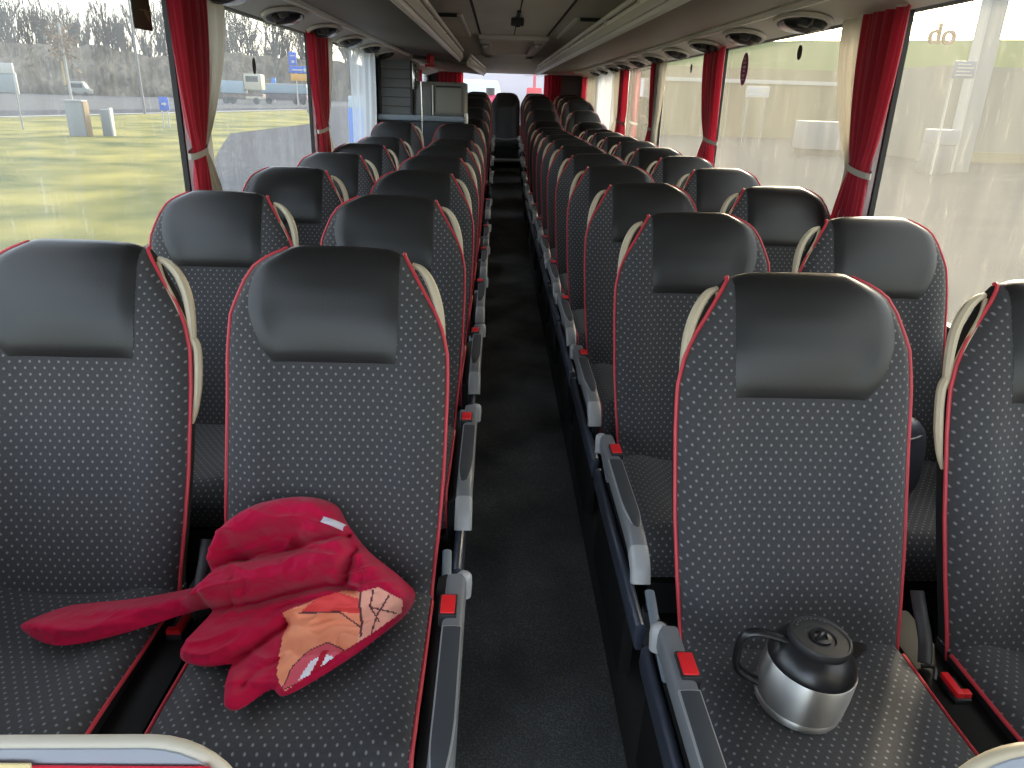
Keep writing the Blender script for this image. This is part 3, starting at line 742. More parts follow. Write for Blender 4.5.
# spout
b.add([(.045,-.02,.138),(.085,-.010,.150),(.092,0,.152),(.085,.010,.150),(.045,.02,.138),(.050,-.02,.122),(.074,-.008,.126),(.078,0,.126),(.074,.008,.126),(.05,.02,.122)],
      [(0,1,6,5),(1,2,7,6),(2,3,8,7),(3,4,9,8),(0,4,3,2,1),(5,6,7,8,9)])
jt = b.build('shoulder', M['jug'], J)
b = MB(); b.lathe([(.02,.149),(.054,.149),(.0555,.152),(.0555,.162),(.0535,.166),(.050,.1665),(.0485,.1635),(.028,.1635),(.026,.160),(.020,.160),(.004,.160)], 56); ld = b.build('lid', M['jugm'], J)
b = MB()
b.lathe([(.020,.1605),(.019,.164),(.012,.165),(.011,.1615),(.003,.161)], 24)
b.tube(spline([(-.012,-.010,.163),(-.004,-.004,.168),(.004,.004,.168),(.012,.010,.163)], 4), .0045, 8)
b.build('lid_knob', M['jug'], ld)
b = MB()
for k in range(9):
    q = radians(60+11*k); b.box(.043*cos(q)-.0015,.043*cos(q)+.0015,.043*sin(q)-.0015,.043*sin(q)+.0015,.1655,.1672)
b.build('lid_marking', mat('lid_grey',(.10,.10,.10),.6), ld, smooth=False)
b = MB(); hp = spline([(-.052,.004,.142),(-.085,.012,.145),(-.112,.017,.143),(-.127,.020,.128),(-.129,.02,.095),(-.124,.019,.062),(-.110,.016,.044),(-.078,.008,.034)], 6)
b.tube(hp, [.0075]*len(hp), 10, flat=1.25, up=(0,1,0)); b.build('handle', M['jug'], J)

# ------------------------------------------------------------------ hoodie: one crumpled surface laid into the angle of seat and backrest
OUT = [(-.671,.069),(-.665,.137),(-.625,.186),(-.567,.214),(-.495,.225),(-.437,.212),(-.411,.174),(-.369,.124),(-.309,.079),(-.274,.043),(-.286,.002),(-.333,-.042),(-.376,-.077),(-.457,-.128),(-.488,-.12),(-.526,-.148),(-.553,-.14),(-.572,-.092),(-.564,-.082),(-.617,-.088),(-.663,-.075),(-.668,-.041),(-.656,.003),(-.684,.006),(-.811,-.042),(-.898,-.057),(-.973,-.035),(-.986,-.018),(-.938,.01),(-.894,.018),(-.806,.029),(-.696,.056)]
RID = [([(-.668,.087),(-.647,.142),(-.565,.191),(-.474,.202),(-.417,.165),(-.368,.109),(-.302,.05)],.034,.032),
       ([(-.652,.038),(-.573,.07),(-.483,.095),(-.414,.118)],.030,.034),
       ([(-.60,.150),(-.56,.165),(-.518,.160),(-.466,.148)],.028,.020),
       ([(-.64,-.045),(-.545,-.013),(-.438,.018),(-.356,.031)],.042,.030),
       ([(-.60,.052),(-.50,.072),(-.42,.098)],.010,.012),
       ([(-.44,.10),(-.41,.09)],.018,.02),
       ([(-.536,-.12),(-.485,-.07)],.022,.016),
       ([(-.966,-.025),(-.896,-.021),(-.817,-.008),(-.679,.038),(-.616,.046)],.026,.016),
       ([(-.95,-.02),(-.87,-.030),(-.78,-.015)],.010,.008),
       ([(-.86,.006),(-.78,.008),(-.70,.03)],.009,.006)]
VAL = [([(-.700,.045),(-.641,.093),(-.578,.112),(-.514,.122),(-.470,.135),(-.41,.150)],.010,.046),
       ([(-.403,.150),(-.387,.12),(-.402,.067)],.010,.050),
       ([(-.660,.006),(-.564,.022),(-.516,.038),(-.434,.056),(-.378,.051)],.009,.032),
       ([(-.499,-.02),(-.548,-.062),(-.573,-.082)],.011,.035),
       ([(-.485,-.07),(-.518,-.095),(-.53,-.112)],.008,.014),
       ([(-.63,.118),(-.56,.138),(-.50,.142)],.017,.040),
       ([(-.60,.10),(-.52,.106),(-.45,.122)],.006,.010),
       ([(-.61,.018),(-.597,.06)],.004,.006),([(-.585,.02),(-.572,.062)],.004,.005),
       ([(-.62,-.02),(-.50,.02),(-.42,.035)],.007,.008),
       ([(-.36,.06),(-.375,.11)],.004,.005),
       ([(-.66,.035),(-.67,.0)],.010,.02)]
def seg_d(p, a, c):
    ax, ay = a; dx, dy = c[0]-ax, c[1]-ay; t = ((p[0]-ax)*dx+(p[1]-ay)*dy)/(dx*dx+dy*dy+1e-12); t = max(0, min(1, t))
    return math.hypot(p[0]-ax-dx*t, p[1]-ay-dy*t)
def poly_d(p, pl): return min(seg_d(p, a, c) for a, c in zip(pl, pl[1:]))
def inside(p, poly):
    r = False; n = len(poly)
    for i in range(n):
        (x1, y1), (x2, y2) = poly[i], poly[(i+1) % n]
        if (y1 > p[1]) != (y2 > p[1]) and p[0] < (x2-x1)*(p[1]-y1)/(y2-y1)+x1: r = not r
    return r
OUT = [(p.x, p.y) for p in spline([(x, y, 0) for x, y in OUT+OUT[:1]], 4)][:-1]
def snap(x, q):
    best = None
    for a, c in zip(OUT, OUT[1:]+OUT[:1]):
        dx, dy = c[0]-a[0], c[1]-a[1]; t = max(0, min(1, ((x-a[0])*dx+(q-a[1])*dy)/(dx*dx+dy*dy+1e-12)))
        p = (a[0]+dx*t, a[1]+dy*t); dd = math.hypot(p[0]-x, p[1]-q)
        if best is None or dd < best[0]: best = (dd, p)
    return best[1]
def hoodie_point(x, q):
    d = poly_d((x, q), OUT+[OUT[0]])
    base = max(-.0715-1.235*q, -.155+.389*q) + .012
    sl = sm(-.66,-.72,x)      # sleeve part
    e = sqrt(max(0, 1-(1-min(1, d/.026))**2))
    tgt = max(base+.028, -.034+.022*sm(-.1,.1,q)) 
    tgt = tgt*(1-sl)+(base+.018+.012*sm(0,.03,d))*sl
    rel = 0
    for pl, r, a in RID:
        dd = poly_d((x, q), pl); rel += a*math.exp(-(dd/r)**2)*.9
    for pl, r, a in VAL:
        dd = poly_d((x, q), pl); rel -= a*math.exp(-(dd/r)**2)
    wx = x+.02*noise.noise(Vector((x*15, q*15, 7))); wq = q-.35*(x+.5)**2*0+.02*noise.noise(Vector((x*15, q*15, 3)))
    rg = 1-abs(noise.noise(Vector((wx*9+wq*7, wq*26-wx*9, 2.2))))*2.2
    rel += (.013*rg*abs(rg) - .004)*(1-.5*sl)
    rg2 = 1-abs(noise.noise(Vector((wx*26+wq*14, wq*48-wx*16, 5.7))))*2.2; rel += .0035*rg2*abs(rg2)
    rel += .005*noise.noise(Vector((x*22, q*30+x*8, 1.3)))+.0025*noise.noise(Vector((x*70, q*60, 4.2)))
    H = base + max(.004, e*(tgt-base+rel))
    P = Vector((x, 1.12+.629*q-.777*H, -.90+.777*q+.629*H+ZC))
    return P, d
PRINT = [(-.503,.003),(-.439,.03),(-.395,.045),(-.363,.042),(-.33,.05),(-.288,.029),(-.29,.007),(-.343,-.034),(-.386,-.063),(-.458,-.121),(-.48,-.098)]
CORAL = [(-.474,.003),(-.419,.045),(-.362,.028),(-.362,.003),(-.401,.006)]
LIPS = [(-.462,-.118),(-.459,-.086),(-.44,-.061),(-.414,-.048),(-.386,-.057),(-.373,-.068),(-.411,-.091)]
TEETH = [(-.443,-.105),(-.433,-.077),(-.413,-.064),(-.393,-.07),(-.411,-.091)]
STRIPE = [(-.428,-.098),(-.417,-.06),(-.406,-.06),(-.416,-.091)]
st_ = .0021
H0 = bpy.data.objects.new('red_hoodie', None); C.objects.link(H0); H0.location = (0,0,0)
tag(H0, 'crumpled red hoodie with a pink print thrown over the front left seats', 'hoodie')
cache = {}
def gp(i, j):
    if (i, j) not in cache:
        x, q = -1.0+i*st_, -.16+j*st_
        ins = inside((x, q), OUT); cache[(i, j)] = (hoodie_point(x, q) if ins else hoodie_point(*snap(x, q))) + (ins,)
    return cache[(i, j)]
ni, nj = int(.74/st_), int(.40/st_)
LINES = [([(-.365,.049),(-.362,.003),(-.358,-.035)],.0022),([(-.474,.003),(-.401,.006),(-.362,-.020)],.0016),([(-.34,.045),(-.345,.015),(-.33,-.01)],.0016),([(-.31,.035),(-.335,.0),(-.34,-.03)],.0016),([(-.345,.015),(-.30,.005)],.0013)]
vm = MB(); pm = MB(); idx = {}; pidx = {}
for i in range(ni):
    for j in range(nj):
        q4 = [(i, j), (i+1, j), (i+1, j+1), (i, j+1)]
        if not any(gp(*k)[2] for k in q4): continue
        ids = []
        for k in q4:
            if k not in idx: idx[k] = len(vm.v); vm.v.append(tuple(gp(*k)[0]))
            ids.append(idx[k])
        vm.f.append(ids); vm.m.append(0)
        c = (-1.0+(i+.5)*st_, -.16+(j+.5)*st_)
        if inside(c, PRINT):
            m = 0
            if inside(c, CORAL): m = 1
            if c[0] > -.362 and m == 0: m = 5
            if inside(c, LIPS): m = 2
            if inside(c, TEETH): m = 3
            if inside(c, STRIPE): m = 4
            for pl, w in LINES:
                if poly_d(c, pl) < w: m = 6
            if m == 0 and poly_d(c, LIPS+[LIPS[0]]) < .002: m = 6
            ids = []
            for k in q4:
                if k not in pidx: pidx[k] = len(pm.v); pm.v.append(tuple(gp(*k)[0]+Vector((.0005,-.0018,.0018))))
                ids.append(pidx[k])
            pm.f.append(ids); pm.m.append(m)
body = vm.build('hoodie_body', M['hood'], H0, angle=180)
pc = lambda n, c: mat(n, c, .7, spec=.2)
pm.build('chest_print', [pc('print_peach',(.80,.30,.17)), pc('print_coral',(.75,.07,.07)), pc('print_lips',(.62,.10,.14)), pc('print_white',(.75,.75,.82)), pc('print_red',(.45,.01,.03)), pc('print_pale',(.80,.38,.28)), pc('print_line',(.12,.04,.05))], H0, angle=180)
b = MB(); TAG = [(-.443,.178),(-.409,.169),(-.413,.156),(-.446,.166)]
b.grid([[hoodie_point(TAG[0][0]*(1-u)*(1-v)+TAG[1][0]*u*(1-v)+TAG[2][0]*u*v+TAG[3][0]*(1-u)*v, TAG[0][1]*(1-u)*(1-v)+TAG[1][1]*u*(1-v)+TAG[2][1]*u*v+TAG[3][1]*(1-u)*v)[0]+Vector((.001,-.003,.003)) for u in [i/8 for i in range(9)]] for v in [j/5 for j in range(6)]])
b.build('neck_label', mat('label_white',(.6,.58,.66),.7), H0, angle=180)

# ------------------------------------------------------------------ outside
GZ = ZC-2.7
grass = mat('grass', (.135,.15,.032), .95, spec=.05)
nt = grass.node_tree; N = nt.nodes; L = nt.links
tc = N.new('ShaderNodeTexCoord'); n1 = N.new('ShaderNodeTexNoise'); n1.inputs['Scale'].default_value = .35; n1.inputs['Detail'].default_value = 8; L.new(tc.outputs['Object'], n1.inputs['Vector'])
cr = N.new('ShaderNodeValToRGB'); cr.color_ramp.elements[0].position = .33; cr.color_ramp.elements[0].color = (.045,.055,.014,1); cr.color_ramp.elements[1].position = .66; cr.color_ramp.elements[1].color = (.17,.15,.042,1)
L.new(n1.outputs['Fac'], cr.inputs['Fac']); L.new(cr.outputs['Color'], N['Principled BSDF'].inputs['Base Color'])
asph = mat('asphalt', (.052,.053,.058), 1, var=(.6,.25), spec=0)
road = mat('road_pale', (.085,.085,.085), 1, var=(.15,.15), spec=0)
kerb = mat('kerb', (.14,.14,.135), .8)
b = MB(); b.add([(-500,-60,GZ),(500,-60,GZ),(500,700,GZ),(-500,700,GZ)], [(0,1,2,3)])
o = b.build('ground', asph, smooth=False); o['kind'] = 'structure'
b = MB(); b.add([(x, y, GZ+.02) for x, y in ((-3.2,-20),(-5,0),(-6.6,15),(-10.5,28),(-13,36),(-17.2,50),(-16.5,70),(-29,119),(-39.4,62.6),(-47,20),(-52,-20))], [list(range(11))])
o = b.build('lawn', grass, smooth=False); o['kind'] = 'structure'
b = MB(); b.add([(-29.4,122,GZ+.03),(-39.9,63,GZ+.03),(-47.6,20,GZ+.03),(-53,-20,GZ+.03),(-54,-20,GZ+.03),(-48.6,20,GZ+.03),(-41,64,GZ+.03),(-30.6,123,GZ+.03)], [(0,1,6,7),(1,2,5,6),(2,3,4,5)])
o = b.build('kerb_line', kerb, smooth=False); o['kind'] = 'structure'
b = MB(); b.add([(-70,40,GZ+.015),(-400,140,GZ+.015),(-400,340,GZ+.015),(-10,340,GZ+.015),(-34,130,GZ+.015),(-52,70,GZ+.015)], [(0,1,2,3,4,5)])
o = b.build('far_road', road, smooth=False); o['kind'] = 'structure'

wood = mat('winter_bark', (.075,.065,.055), .9); thick = mat('winter_thicket', (.085,.074,.058), .95, spec=.05)
_nt = thick.node_tree; _tc = _nt.nodes.new('ShaderNodeTexCoord'); _mp = _nt.nodes.new('ShaderNodeMapping'); _mp.inputs['Scale'].default_value = (1.3, 1.3, .16); _nt.links.new(_tc.outputs['Object'], _mp.inputs['Vector'])
_nz = _nt.nodes.new('ShaderNodeTexNoise'); _nz.inputs['Scale'].default_value = .55; _nz.inputs['Detail'].default_value = 9; _nz.inputs['Roughness'].default_value = .7; _nt.links.new(_mp.outputs[0], _nz.inputs['Vector'])
_cr = _nt.nodes.new('ShaderNodeValToRGB'); _cr.color_ramp.elements[0].position = .32; _cr.color_ramp.elements[0].color = (.050,.042,.034,1); _cr.color_ramp.elements[1].position = .68; _cr.color_ramp.elements[1].color = (.19,.16,.12,1)
_nt.links.new(_nz.outputs['Fac'], _cr.inputs['Fac']); _nt.links.new(_cr.outputs['Color'], _nt.nodes['Principled BSDF'].inputs['Base Color']); wgold = mat('dry_leaves', (.14,.09,.05), .9, var=(2,.4))
# bare trees
def bare_tree(seed, h):
    rnd = random.Random(seed); b = MB(); tw = MB()
    def grow(p, d, l, r, lev):
        q = p+d*l; mid = p+d*l*.5+Vector((rnd.uniform(-1,1), rnd.uniform(-1,1), 0))*l*.04
        (b if lev < 2 else tw).tube([p, mid, q], [r, r*.8, r*.6], 5 if lev < 2 else 3)
        if lev >= 4: return
        for k in range((5,4,4,3)[lev]):
            t = rnd.uniform(.35,1.0); a = rnd.uniform(0, 2*pi); sp = rnd.uniform(.25,.52)
            nd = (d+Vector((cos(a), sin(a), .25))*sp).normalized()
            grow(p+d*l*t, nd, l*rnd.uniform(.45,.68), max(.055, r*.45), lev+1)
        grow(q, (d+Vector((rnd.uniform(-.15,.15), rnd.uniform(-.15,.15), .1))).normalized(), l*.62, max(.06, r*.55), lev+1)
    grow(Vector((0,0,0)), Vector((0,0,1)), h*.42, h*.018, 0)
    return b, tw
protos = []
rnd = random.Random(3)
spots = [(-212+13.5*k+4.5*(r % 3), 214+13*r+.10*(13.5*k)) for r in range(6) for k in range(15)]
where = 'beyond the road'
for k, (x, y) in enumerate(spots):
    if k < 3:
        t = thing('bare_tree', '', 'tree', (x, y, GZ)); b, tw = bare_tree(20+k, 30)
        b.build('trunk', wood, t); tw.build('twigs', wood, t); protos.append(t)
    else:
        t = copy_tree(protos[k % 3]); t.location = (x, y, GZ)
    s = rnd.uniform(.8,1.08); t.scale = (s, s, s*rnd.uniform(.95,1.1)); t.rotation_euler.z = rnd.uniform(0, 6.3)
    tag(t, 'tall leafless winter tree in the wood beyond the left road', 'tree', 'leafless trees of the wood beyond the road')
# thicket under the trees
b = MB(); rows = []
for i in range(9):
    row = []
    for k in range(150):
        u = k/149; x = -260+250*u; y = 150+.42*(x+260)*.35+40*sm(-120,-20,x)
        hz = 11.5+3.5*noise.noise(Vector((x*.06, 2, 0)))+1.8*noise.noise(Vector((x*.35, 5, 0)))
        z = hz*i/8
        dy = 3.0*noise.noise(Vector((x*.25, z*.3, 3)))+5*(i/8)**2
        row.append((x+1.2*noise.noise(Vector((x*.4, z*.5, 9))), y+28+dy, GZ+z))
    rows.append(row)
b.grid(rows); o = b.build('winter_thicket', thick, angle=180); tag(o, 'grey brown leafless thicket along the far side of the left road', 'thicket', kind='stuff')

grey_m = mat('painted_grey', (.14,.145,.145), .6); white_m = mat('painted_white', (.26,.26,.25), .5); blue_m = mat('sign_blue', (.012,.06,.32), .5); yel_m = mat('sign_yellow', (.36,.18,.012), .5); creamv = mat('vehicle_cream', (.27,.25,.18), .5); pblue = mat('vehicle_pale_blue', (.15,.20,.235), .5); tyre = mat('tyre', (.03,.03,.03), .8); rust = mat('post_rust', (.14,.095,.04), .8)
t = thing('utility_cabinet', 'grey utility cabinet standing on the grass below the left window', 'utility cabinet', (-23.1, 43.4, GZ))
b = MB(); b.box(-.52,.42,-.25,.25,0,1.84); b.build('cabinet_body', grey_m, t, bevel=.03)
b = MB(); b.box(-.56,.46,-.29,.29,1.80,1.88); b.build('cabinet_lid', mat('lid_dark',(.20,.20,.19),.6), t, bevel=.02)
b = MB(); b.box(.43,.52,-.26,.26,0,1.80); b.build('side_board', rust, t, bevel=.01)
t = thing('bollard', 'short pale grey post on the grass beside the utility cabinet', 'bollard', (-21.95, 44.2, GZ))
b = MB(); b.box(-.30,.20,-.15,.15,0,1.42); b.build('post', grey_m, t, bevel=.06)
b = MB(); b.box(.20,.30,-.16,.16,0,1.50); b.build('edge', white_m, t, bevel=.02)
t = thing('notice_board', 'pale notice board on a thin post at the left edge of the grass', 'sign', (-28.8, 47.6, GZ))
b = MB(); b.tube([(0,.1,0),(0,.1,3.4)], .05, 8); b.build('post', grey_m, t)
b = MB(); b.box(-1.0,.12,-.04,.04,2.1,3.15); b.build('board', mat('board_grey',(.13,.15,.165),.5), t, bevel=.02)
b = MB(); b.box(-1.05,.18,-.08,.08,3.15,3.72); b.box(.10,.26,-.06,.06,2.0,3.2); b.build('board_head', white_m, t, bevel=.03)
t = thing('lamp_post', 'tall slim dark lamp post at the road beyond the grass', 'lamp post', (-36.4, 81.4, GZ))
b = MB(); b.tube([(0,0,0),(0,0,6),(0,0,13)], [.15,.12,.09], 10); b.build('post', mat('post_dark',(.10,.10,.10),.6), t)
b = MB(); b.tube([(0,0,13),(.4,-.2,13.4),(1.4,-.6,13.5)], .06, 8); b.box(1.2,2.0,-.8,-.5,13.4,13.6); b.build('lamp_head', grey_m, t)
t = thing('marker_pole', 'white pole with a bushy brown clump at its top beyond the grass', 'pole', (-33.5, 62.5, GZ))
b = MB(); b.tube([(0,0,0),(0,0,7.0)], .10, 10); b.build('pole', mat('pole_pale',(.2,.2,.19),.5), t)
b = MB(); b.tube([(-.28,0,2.6),(-.28,0,4.3)], .07, 8); b.build('yellow_stake', mat('stake_yellow',(.28,.2,.07),.7), t)
b = MB(); r2 = random.Random(4)
for k in range(420):
    c = Vector((r2.gauss(0,.5), r2.gauss(0,.5), 5.6+r2.gauss(0,.75))); a = Vector((r2.uniform(-1,1), r2.uniform(-1,1), r2.uniform(-1,1)))*.22; d = Vector((r2.uniform(-1,1), r2.uniform(-1,1), r2.uniform(-1,1)))*.16
    b.add([c, c+a, c+a+d, c+d], [(0,1,2,3)])
o = b.build('brown_clump', wgold, t, smooth=False)
t = thing('blue_road_sign', 'small square blue sign on white posts at the edge of the grass', 'sign', (-23.1, 54.7, GZ))
b = MB(); b.box(-.32,.32,-.03,.03,1.15,2.03); b.build('panel', blue_m, t, bevel=.01)
b = MB(); b.prism([(-.16,1.52),(.02,1.52),(.02,1.42),(.20,1.58),(.02,1.74),(.02,1.64),(-.16,1.64)], -.04, -.031, 'y'); b.build('arrow', white_m, t, smooth=False)
b = MB(); b.tube([(-.22,.06,0),(-.22,.06,1.3)], .05, 8); b.tube([(.16,.06,0),(.16,.06,1.3)], .05, 8); b.build('post', white_m, t)
t = thing('direction_sign', 'blue and yellow direction sign on two white posts across the road', 'sign', (-39.9, 158.4, GZ))
b = MB(); b.box(-1.4,.15,-.1,.1,7.3,9.7); b.build('upper_panel', blue_m, t, bevel=.03)
b = MB(); b.box(-1.4,2.3,-.1,.1,5.9,7.15); b.build('middle_panel', blue_m, t, bevel=.03)
b = MB(); b.box(-1.2,2.2,-.1,.1,4.5,5.75); b.build('yellow_panel', yel_m, t, bevel=.03)
b = MB(); b.box(-.8,1.2,-.13,-.11,6.35,6.6); b.box(1.4,1.9,-.13,-.11,6.2,6.8); b.box(-1.1,-.2,-.13,-.11,8.9,9.1); b.box(-.8,-.3,-.13,-.11,7.7,8.2); b.build('sign_marks', white_m, t, smooth=False)
for x in (-.2, 2.1):
    b = MB(); b.tube([(x,.15,0),(x,.15,7)], .13, 8); b.build('post', white_m, t)
t = thing('blue_post_sign', 'little round blue sign on a post behind the trailers', 'sign', (-49.5, 176, GZ))
b = MB(); b.tube([(0,0,0),(0,0,4)], .09, 8); b.build('post', white_m, t)
b = MB(); b.box(-.5,.5,-.12,-.05,3.8,5.2); b.build('panel', mat('sign_blue_b',(.05,.16,.42),.5), t, bevel=.2)
def vehicle(name, label, x, y, cat):
    return thing(name, label, cat, (x, y, GZ))
t = vehicle('tipper_truck', 'white and cream tipper truck parked across the road', -48.5, 153.8, 'truck')
b = MB(); b.box(-4.6,-.2,-1.2,1.2,1.9,4.1); b.build('tipper_bed', pblue, t, bevel=.06)
b = MB(); b.prism([(-.1,2.6),(3.2,2.6),(3.2,5.2),(2.9,5.4),(-.1,5.4)], -1.2, 1.2, 'y'); b.build('cab', creamv, t, bevel=.1)
b = MB(); b.box(.3,2.6,-1.23,-1.2,4.0,5.0); b.build('cab_window', M['dark'], t, smooth=False)
b = MB(); b.box(-4.4,3.2,-1.0,1.0,1.0,1.9); b.build('chassis', mat('chassis_brown',(.10,.07,.055),.7), t, bevel=.05)
b = MB(); b.box(0,3.4,-1.22,-1.1,.9,1.4); b.build('bumper', creamv, t, bevel=.05)
for x in (-3.8,-2.5,2.0):
    b = MB(); b.tube([(x,-1.3,.6),(x,-.9,.6)], .62, 18, up=(0,0,1)); b.build('wheel', tyre, t)
t = vehicle('flatbed_trailer', 'long pale blue flatbed trailer parked behind the direction sign', -44.0, 165.0, 'trailer')
b = MB(); b.box(-4.8,4.6,-1.3,1.3,2.1,3.8); b.build('side_boards', pblue, t, bevel=.05)
b = MB(); b.box(-4.8,4.6,-1.35,1.35,3.75,3.95); b.build('top_rail', white_m, t, bevel=.02)
b = MB(); b.box(-4.6,4.4,-1.1,1.1,.9,2.1); b.build('chassis', mat('chassis_dark',(.07,.06,.07),.7), t, bevel=.05)
for x in (-3.4,2.2,3.6):
    b = MB(); b.tube([(x,-1.3,.62),(x,-.9,.62)], .62, 18); b.build('wheel', tyre, t)
t = vehicle('parked_van', 'small pale van parked on the far road', -100.5, 193, 'van')
b = MB(); b.prism([(-2.4,.5),(2.4,.5),(2.4,1.5),(1.7,1.7),(1.0,3.0),(-2.2,3.0),(-2.4,2.2)], -1.0, 1.0, 'y'); b.build('body', mat('van_grey',(.14,.145,.13),.5), t, bevel=.12)
b = MB(); b.box(-1.9,.9,-1.04,-1.0,1.8,2.7); b.build('side_windows', M['dark'], t, smooth=False)
b = MB(); b.box(-1.9,.8,-.9,.9,3.0,3.25); b.build('roof', white_m, t, bevel=.1)
for x in (-1.5,1.5):
    b = MB(); b.tube([(x,-1.06,.45),(x,-.8,.45)], .45, 16); b.build('wheel', tyre, t)
t = thing('blue_container', 'blue container standing before the thicket at far left', 'container', (-128, 182, GZ))
b = MB(); b.box(-6,4,-1.5,1.5,0,4.2); b.build('box', mat('container_blue',(.03,.07,.16),.6), t, bevel=.08)
for x in (-7,-3,3.5):
    b = MB(); b.tube([(x,-1.8,0),(x-.2,-1.8,7)], .12, 8); b.build('post', white_m, t)
t = thing('blue_toilet_cabin', 'bright blue cabin with a pale top seen through the sheer curtain', 'cabin', (-4.2, 24.0, GZ))
b = MB(); b.box(-.40,.42,-.5,.5,0,2.26); b.build('base', mat('cabin_blue',(.012,.10,.38),.4), t, bevel=.04)
b = MB(); b.box(-.38,.40,-.48,.48,2.26,2.6); b.build('top', mat('cabin_white',(.25,.31,.35),.4), t, bevel=.04)

# right side
pale = mat('pale_wall', (.115,.113,.105), .8, var=(.2,.15)); tan = mat('tan_wall', (.125,.105,.062), .8, var=(.3,.25)); bank = mat('bank_green', (.085,.105,.035), .95, var=(.12,.35)); boxg = mat('box_grey', (.13,.13,.14), .7)
b = MB(); rows = []
for k in range(60):
    x = 12+110*k/59; yy = 0
    rows.append([(x-2, 66+.55*(60-x)*.2, GZ+5.5), (x, 68+.55*(60-x)*.2, GZ+7.9+.028*(x-20)+.2*noise.noise(Vector((x*.2,0,0)))), (x+1, 100, GZ+8.4)])
b.grid(rows)
b.v += []; o = b.build('green_bank', bank, angle=180); tag(o, 'hazy green slope above the tan wall beyond the right windows', 'slope', kind='structure')
b = MB(); b.box(8,130,68.2,69,GZ,GZ+5.6); o = b.build('tan_wall', tan, smooth=False); tag(o, 'long tan building front beyond the right windows', 'building')
b = MB(); b.box(8,130,68.0,68.3,GZ+4.4,GZ+4.7); b.build('cornice', white_m, o, smooth=False)
t = thing('grey_hall', 'pale grey hall wall filling the far right window', 'building', (31.5, 43.5, GZ))
b = MB(); b.box(-7.2,16,0,10,0,5.0); b.build('wall', pale, t, smooth=False)
b = MB(); b.box(-7.3,16,-.1,.0,0,.55); b.build('plinth', tan, t, smooth=False)
t = thing('pale_pylon', 'tall pale pylon outside the nearest right window', 'pylon', (21.6, 35.9, GZ))
b = MB(); b.box(-.36,.42,-.3,.3,0,9.5); b.build('shaft', mat('pylon_white',(.17,.172,.178),.6), t, bevel=.03)
b = MB(); b.box(-.44,-.34,-.33,.33,0,9.5); b.build('edge_strip', white_m, t, smooth=False)
t = thing('grey_kiosk', 'grey box shaped kiosk at the foot of the pale pylon', 'kiosk', (19.95, 35.0, GZ))
b = MB(); b.box(-.55,.62,-.4,.4,0,1.25); b.build('body', mat('kiosk_grey',(.09,.09,.105),.6), t, bevel=.03)
b = MB(); b.box(-.50,.68,-.45,.45,1.25,1.90); b.build('top', mat('kiosk_pale',(.15,.155,.17),.6), t, bevel=.03)
t = thing('blue_grey_sign', 'bluish square sign beside the pale pylon', 'sign', (19.67, 33.8, GZ))
b = MB(); b.box(-.47,.47,-.05,.05,4.0,4.68); b.build('panel', mat('sign_bluegrey',(.09,.11,.155),.5), t, bevel=.02)
b = MB(); b.tube([(-.38,.1,0),(-.38,.1,4.2)], .05, 8); b.build('post', white_m, t)
b = MB()
for k in range(4): b.box(-.36,.34-.1*(k % 2),-.06,-.05,4.1+.14*k,4.16+.14*k)
b.build('sign_lines', white_m, t, smooth=False)
t = thing('pale_container', 'pale grey container outside the second right window', 'container', (19.2, 45.9, GZ))
b = MB(); b.box(-1.4,.9,-1,1,.35,1.9); b.build('box', boxg, t, bevel=.04)
b = MB(); b.box(-1.3,.8,-.9,.9,0,.35); b.build('base', tyre, t, smooth=False)
t = thing('white_placard', 'white placard with grey bars beyond the second right window', 'sign', (17.1, 52.5, GZ))
b = MB(); b.box(-.78,.78,-.05,.05,3.15,3.85); b.build('panel', white_m, t, bevel=.02)
b = MB(); b.box(-.7,.2,-.07,-.05,3.62,3.72); b.box(-.7,.6,-.07,-.05,3.3,3.42); b.build('bars', mat('bar_grey',(.25,.27,.33),.6), t, smooth=False)
b = MB(); b.tube([(-.6,.1,0),(-.6,.1,3.4)], .06, 8); b.tube([(.6,.1,0),(.6,.1,3.4)], .06, 8); b.build('post', grey_m, t)
cu = bpy.data.curves.new('rooftop_letters', 'FONT'); cu.body = 'do'; cu.size = 2.1; cu.extrude = .12; cu.offset = .03
o = bpy.data.objects.new('rooftop_letters', cu); C.objects.link(o); o.rotation_euler = (pi/2, 0, 0)
bpy.context.view_layer.update()
me = bpy.data.meshes.new_from_object(o); bpy.data.objects.remove(o)
o = bpy.data.objects.new('rooftop_letters', me); C.objects.link(o); me.materials.append(mat('letter_rust', (.16,.09,.05), .6)); o.rotation_euler = (pi/2, 0, 0); o.location = (32.75, 62.0, 6.35)
tag(o, 'rust coloured letters do standing on the skyline beyond the nearest right window', 'letters')

# behind the bus
t = thing('rear_building', 'pale lilac white building wall behind the rear window', 'building', (0, 32, GZ))
b = MB(); b.box(-3.2,3.4,0,4,0,6.5); b.build('wall', mat('lilac_white',(.46,.43,.45),.8), t, smooth=False)
b = MB(); b.box(.9,2.6,-.03,0,3.55,3.58); b.build('cornice_line', mat('lilac_line',(.5,.45,.5),.8), t, smooth=False)
t = thing('red_mast', 'slim pink red mast standing before the rear building', 'mast', (1.20, 29.5, GZ))
b = MB(); b.tube([(0,0,0),(0,0,4.1)], [.09,.05], 8); b.build('pole', mat('mast_pink',(.42,.10,.12),.6), t)
b = MB(); b.box(-.28,.28,-.1,.1,2.78,3.05); b.build('collar', mat('mast_red',(.55,.07,.08),.6), t, bevel=.04)
b = MB(); b.box(-.26,.26,-.12,.12,1.0,2.78); b.build('orange_box', mat('mast_orange',(.50,.17,.09),.6), t, bevel=.04)
t = thing('white_van', 'white van roof showing left of the rear seats outside the rear window', 'van', (-1.0, 28.5, GZ))
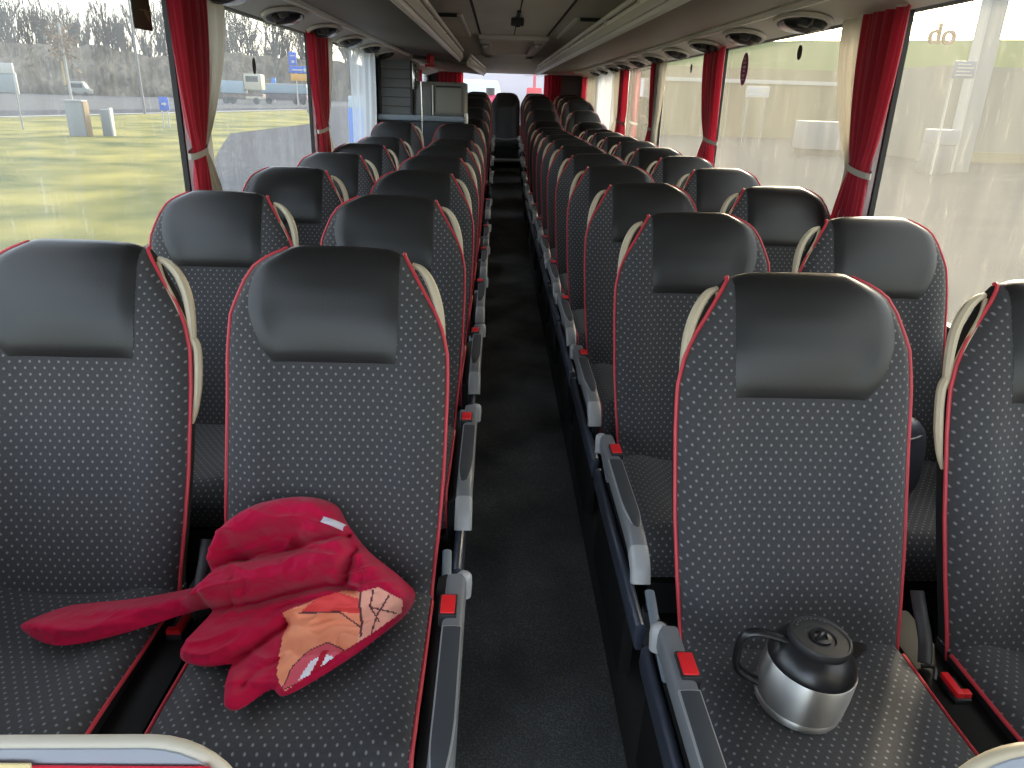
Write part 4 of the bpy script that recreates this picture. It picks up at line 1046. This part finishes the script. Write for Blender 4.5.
b = MB(); b.prism([(-1.0,.4),(1.0,.4),(1.0,2.6),(.85,3.2),(-.85,3.2),(-1.0,2.6)], -2.2, 2.2, 'y'); b.build('body', mat('van_white',(.48,.57,.64),.4), t, bevel=.1)
b = MB(); b.box(-.75,.75,-2.24,-2.2,2.0,2.8); b.build('rear_glass', M['pad'], t, smooth=False)
t = thing('red_board', 'small crimson board with a white foot outside the rear window', 'sign', (-.38, 25.0, GZ))
b = MB(); b.box(-.26,.22,-.05,.05,1.95,2.75); b.build('panel', mat('board_crimson',(.65,.02,.12),.5), t, bevel=.02)
b = MB(); b.box(-.26,.22,-.05,.05,0,1.95); b.build('stand', white_m, t, bevel=.02)
b = MB(); b.tube([(0,0,2.75),(0,0,2.95)], .14, 10); b.build('dark_cap', M['dark'], t)

# ------------------------------------------------------------------ light, sky, camera
w = bpy.data.worlds.new('sky'); bpy.context.scene.world = w; w.use_nodes = True
nt = w.node_tree; bg = nt.nodes['Background']
sky = nt.nodes.new('ShaderNodeTexSky'); sky.sky_type = 'NISHITA'; sky.sun_disc = False; sky.sun_elevation = radians(24); sky.sun_rotation = radians(30)
sky.air_density = 1.0; sky.dust_density = 3.0; sky.ozone_density = 1.0
mx = nt.nodes.new('ShaderNodeMix'); mx.data_type = 'RGBA'; mx.inputs['Factor'].default_value = .45; mx.inputs['B'].default_value = (.66,.655,.64,1)
sc_ = nt.nodes.new('ShaderNodeMix'); sc_.data_type = 'RGBA'; sc_.blend_type = 'MULTIPLY'; sc_.inputs['Factor'].default_value = 1; sc_.inputs['B'].default_value = (.17,.17,.17,1)
nt.links.new(sky.outputs['Color'], sc_.inputs['A']); nt.links.new(sc_.outputs['Result'], mx.inputs['A'])
nt.links.new(mx.outputs['Result'], bg.inputs['Color']); bg.inputs['Strength'].default_value = 4.0
sl = bpy.data.lights.new('sun', 'SUN'); sl.energy = 3.5; sl.angle = radians(5); sl.color = (1,.90,.72)
so = bpy.data.objects.new('sun', sl); C.objects.link(so)
az = Vector((.50, .86, .0)).normalized()*cos(radians(24)); dirv = Vector((az.x, az.y, sin(radians(24))))
so.rotation_euler = dirv.to_track_quat('Z', 'Y').to_euler(); so.location = (20, 10, 15)

cam = bpy.data.cameras.new('camera'); co = bpy.data.objects.new('camera', cam); C.objects.link(co)
cam.sensor_width = 36; cam.lens = 738.36/1024*36; cam.clip_start = .05; cam.clip_end = 2000
th, yaw, roll = .3704, .0284, .0309
fwd = Vector((0, cos(th), -sin(th))); up = Vector((0, sin(th), cos(th))); rt = Vector((1,0,0))
# image content is turned clockwise by "roll" about the view axis
rt2 = rt*cos(roll) + up*sin(roll); up2 = up*cos(roll) - rt*sin(roll)
Rz = Matrix.Rotation(-yaw, 3, 'Z')
m = Matrix((Rz @ rt2, Rz @ up2, Rz @ (-fwd))).transposed().to_4x4(); m.translation = Vector((-.1278, 0, ZC)); co.matrix_world = m
bpy.context.scene.camera = co
sc = bpy.context.scene
sc.view_settings.view_transform = 'Standard'; sc.view_settings.look = 'None'; sc.view_settings.exposure = 0.85; sc.view_settings.gamma = 1.0
sc.cycles.use_denoising = True; sc.cycles.max_bounces = 10; sc.cycles.transparent_max_bounces = 24; sc.cycles.diffuse_bounces = 5
sc.cycles.sample_clamp_indirect = 6
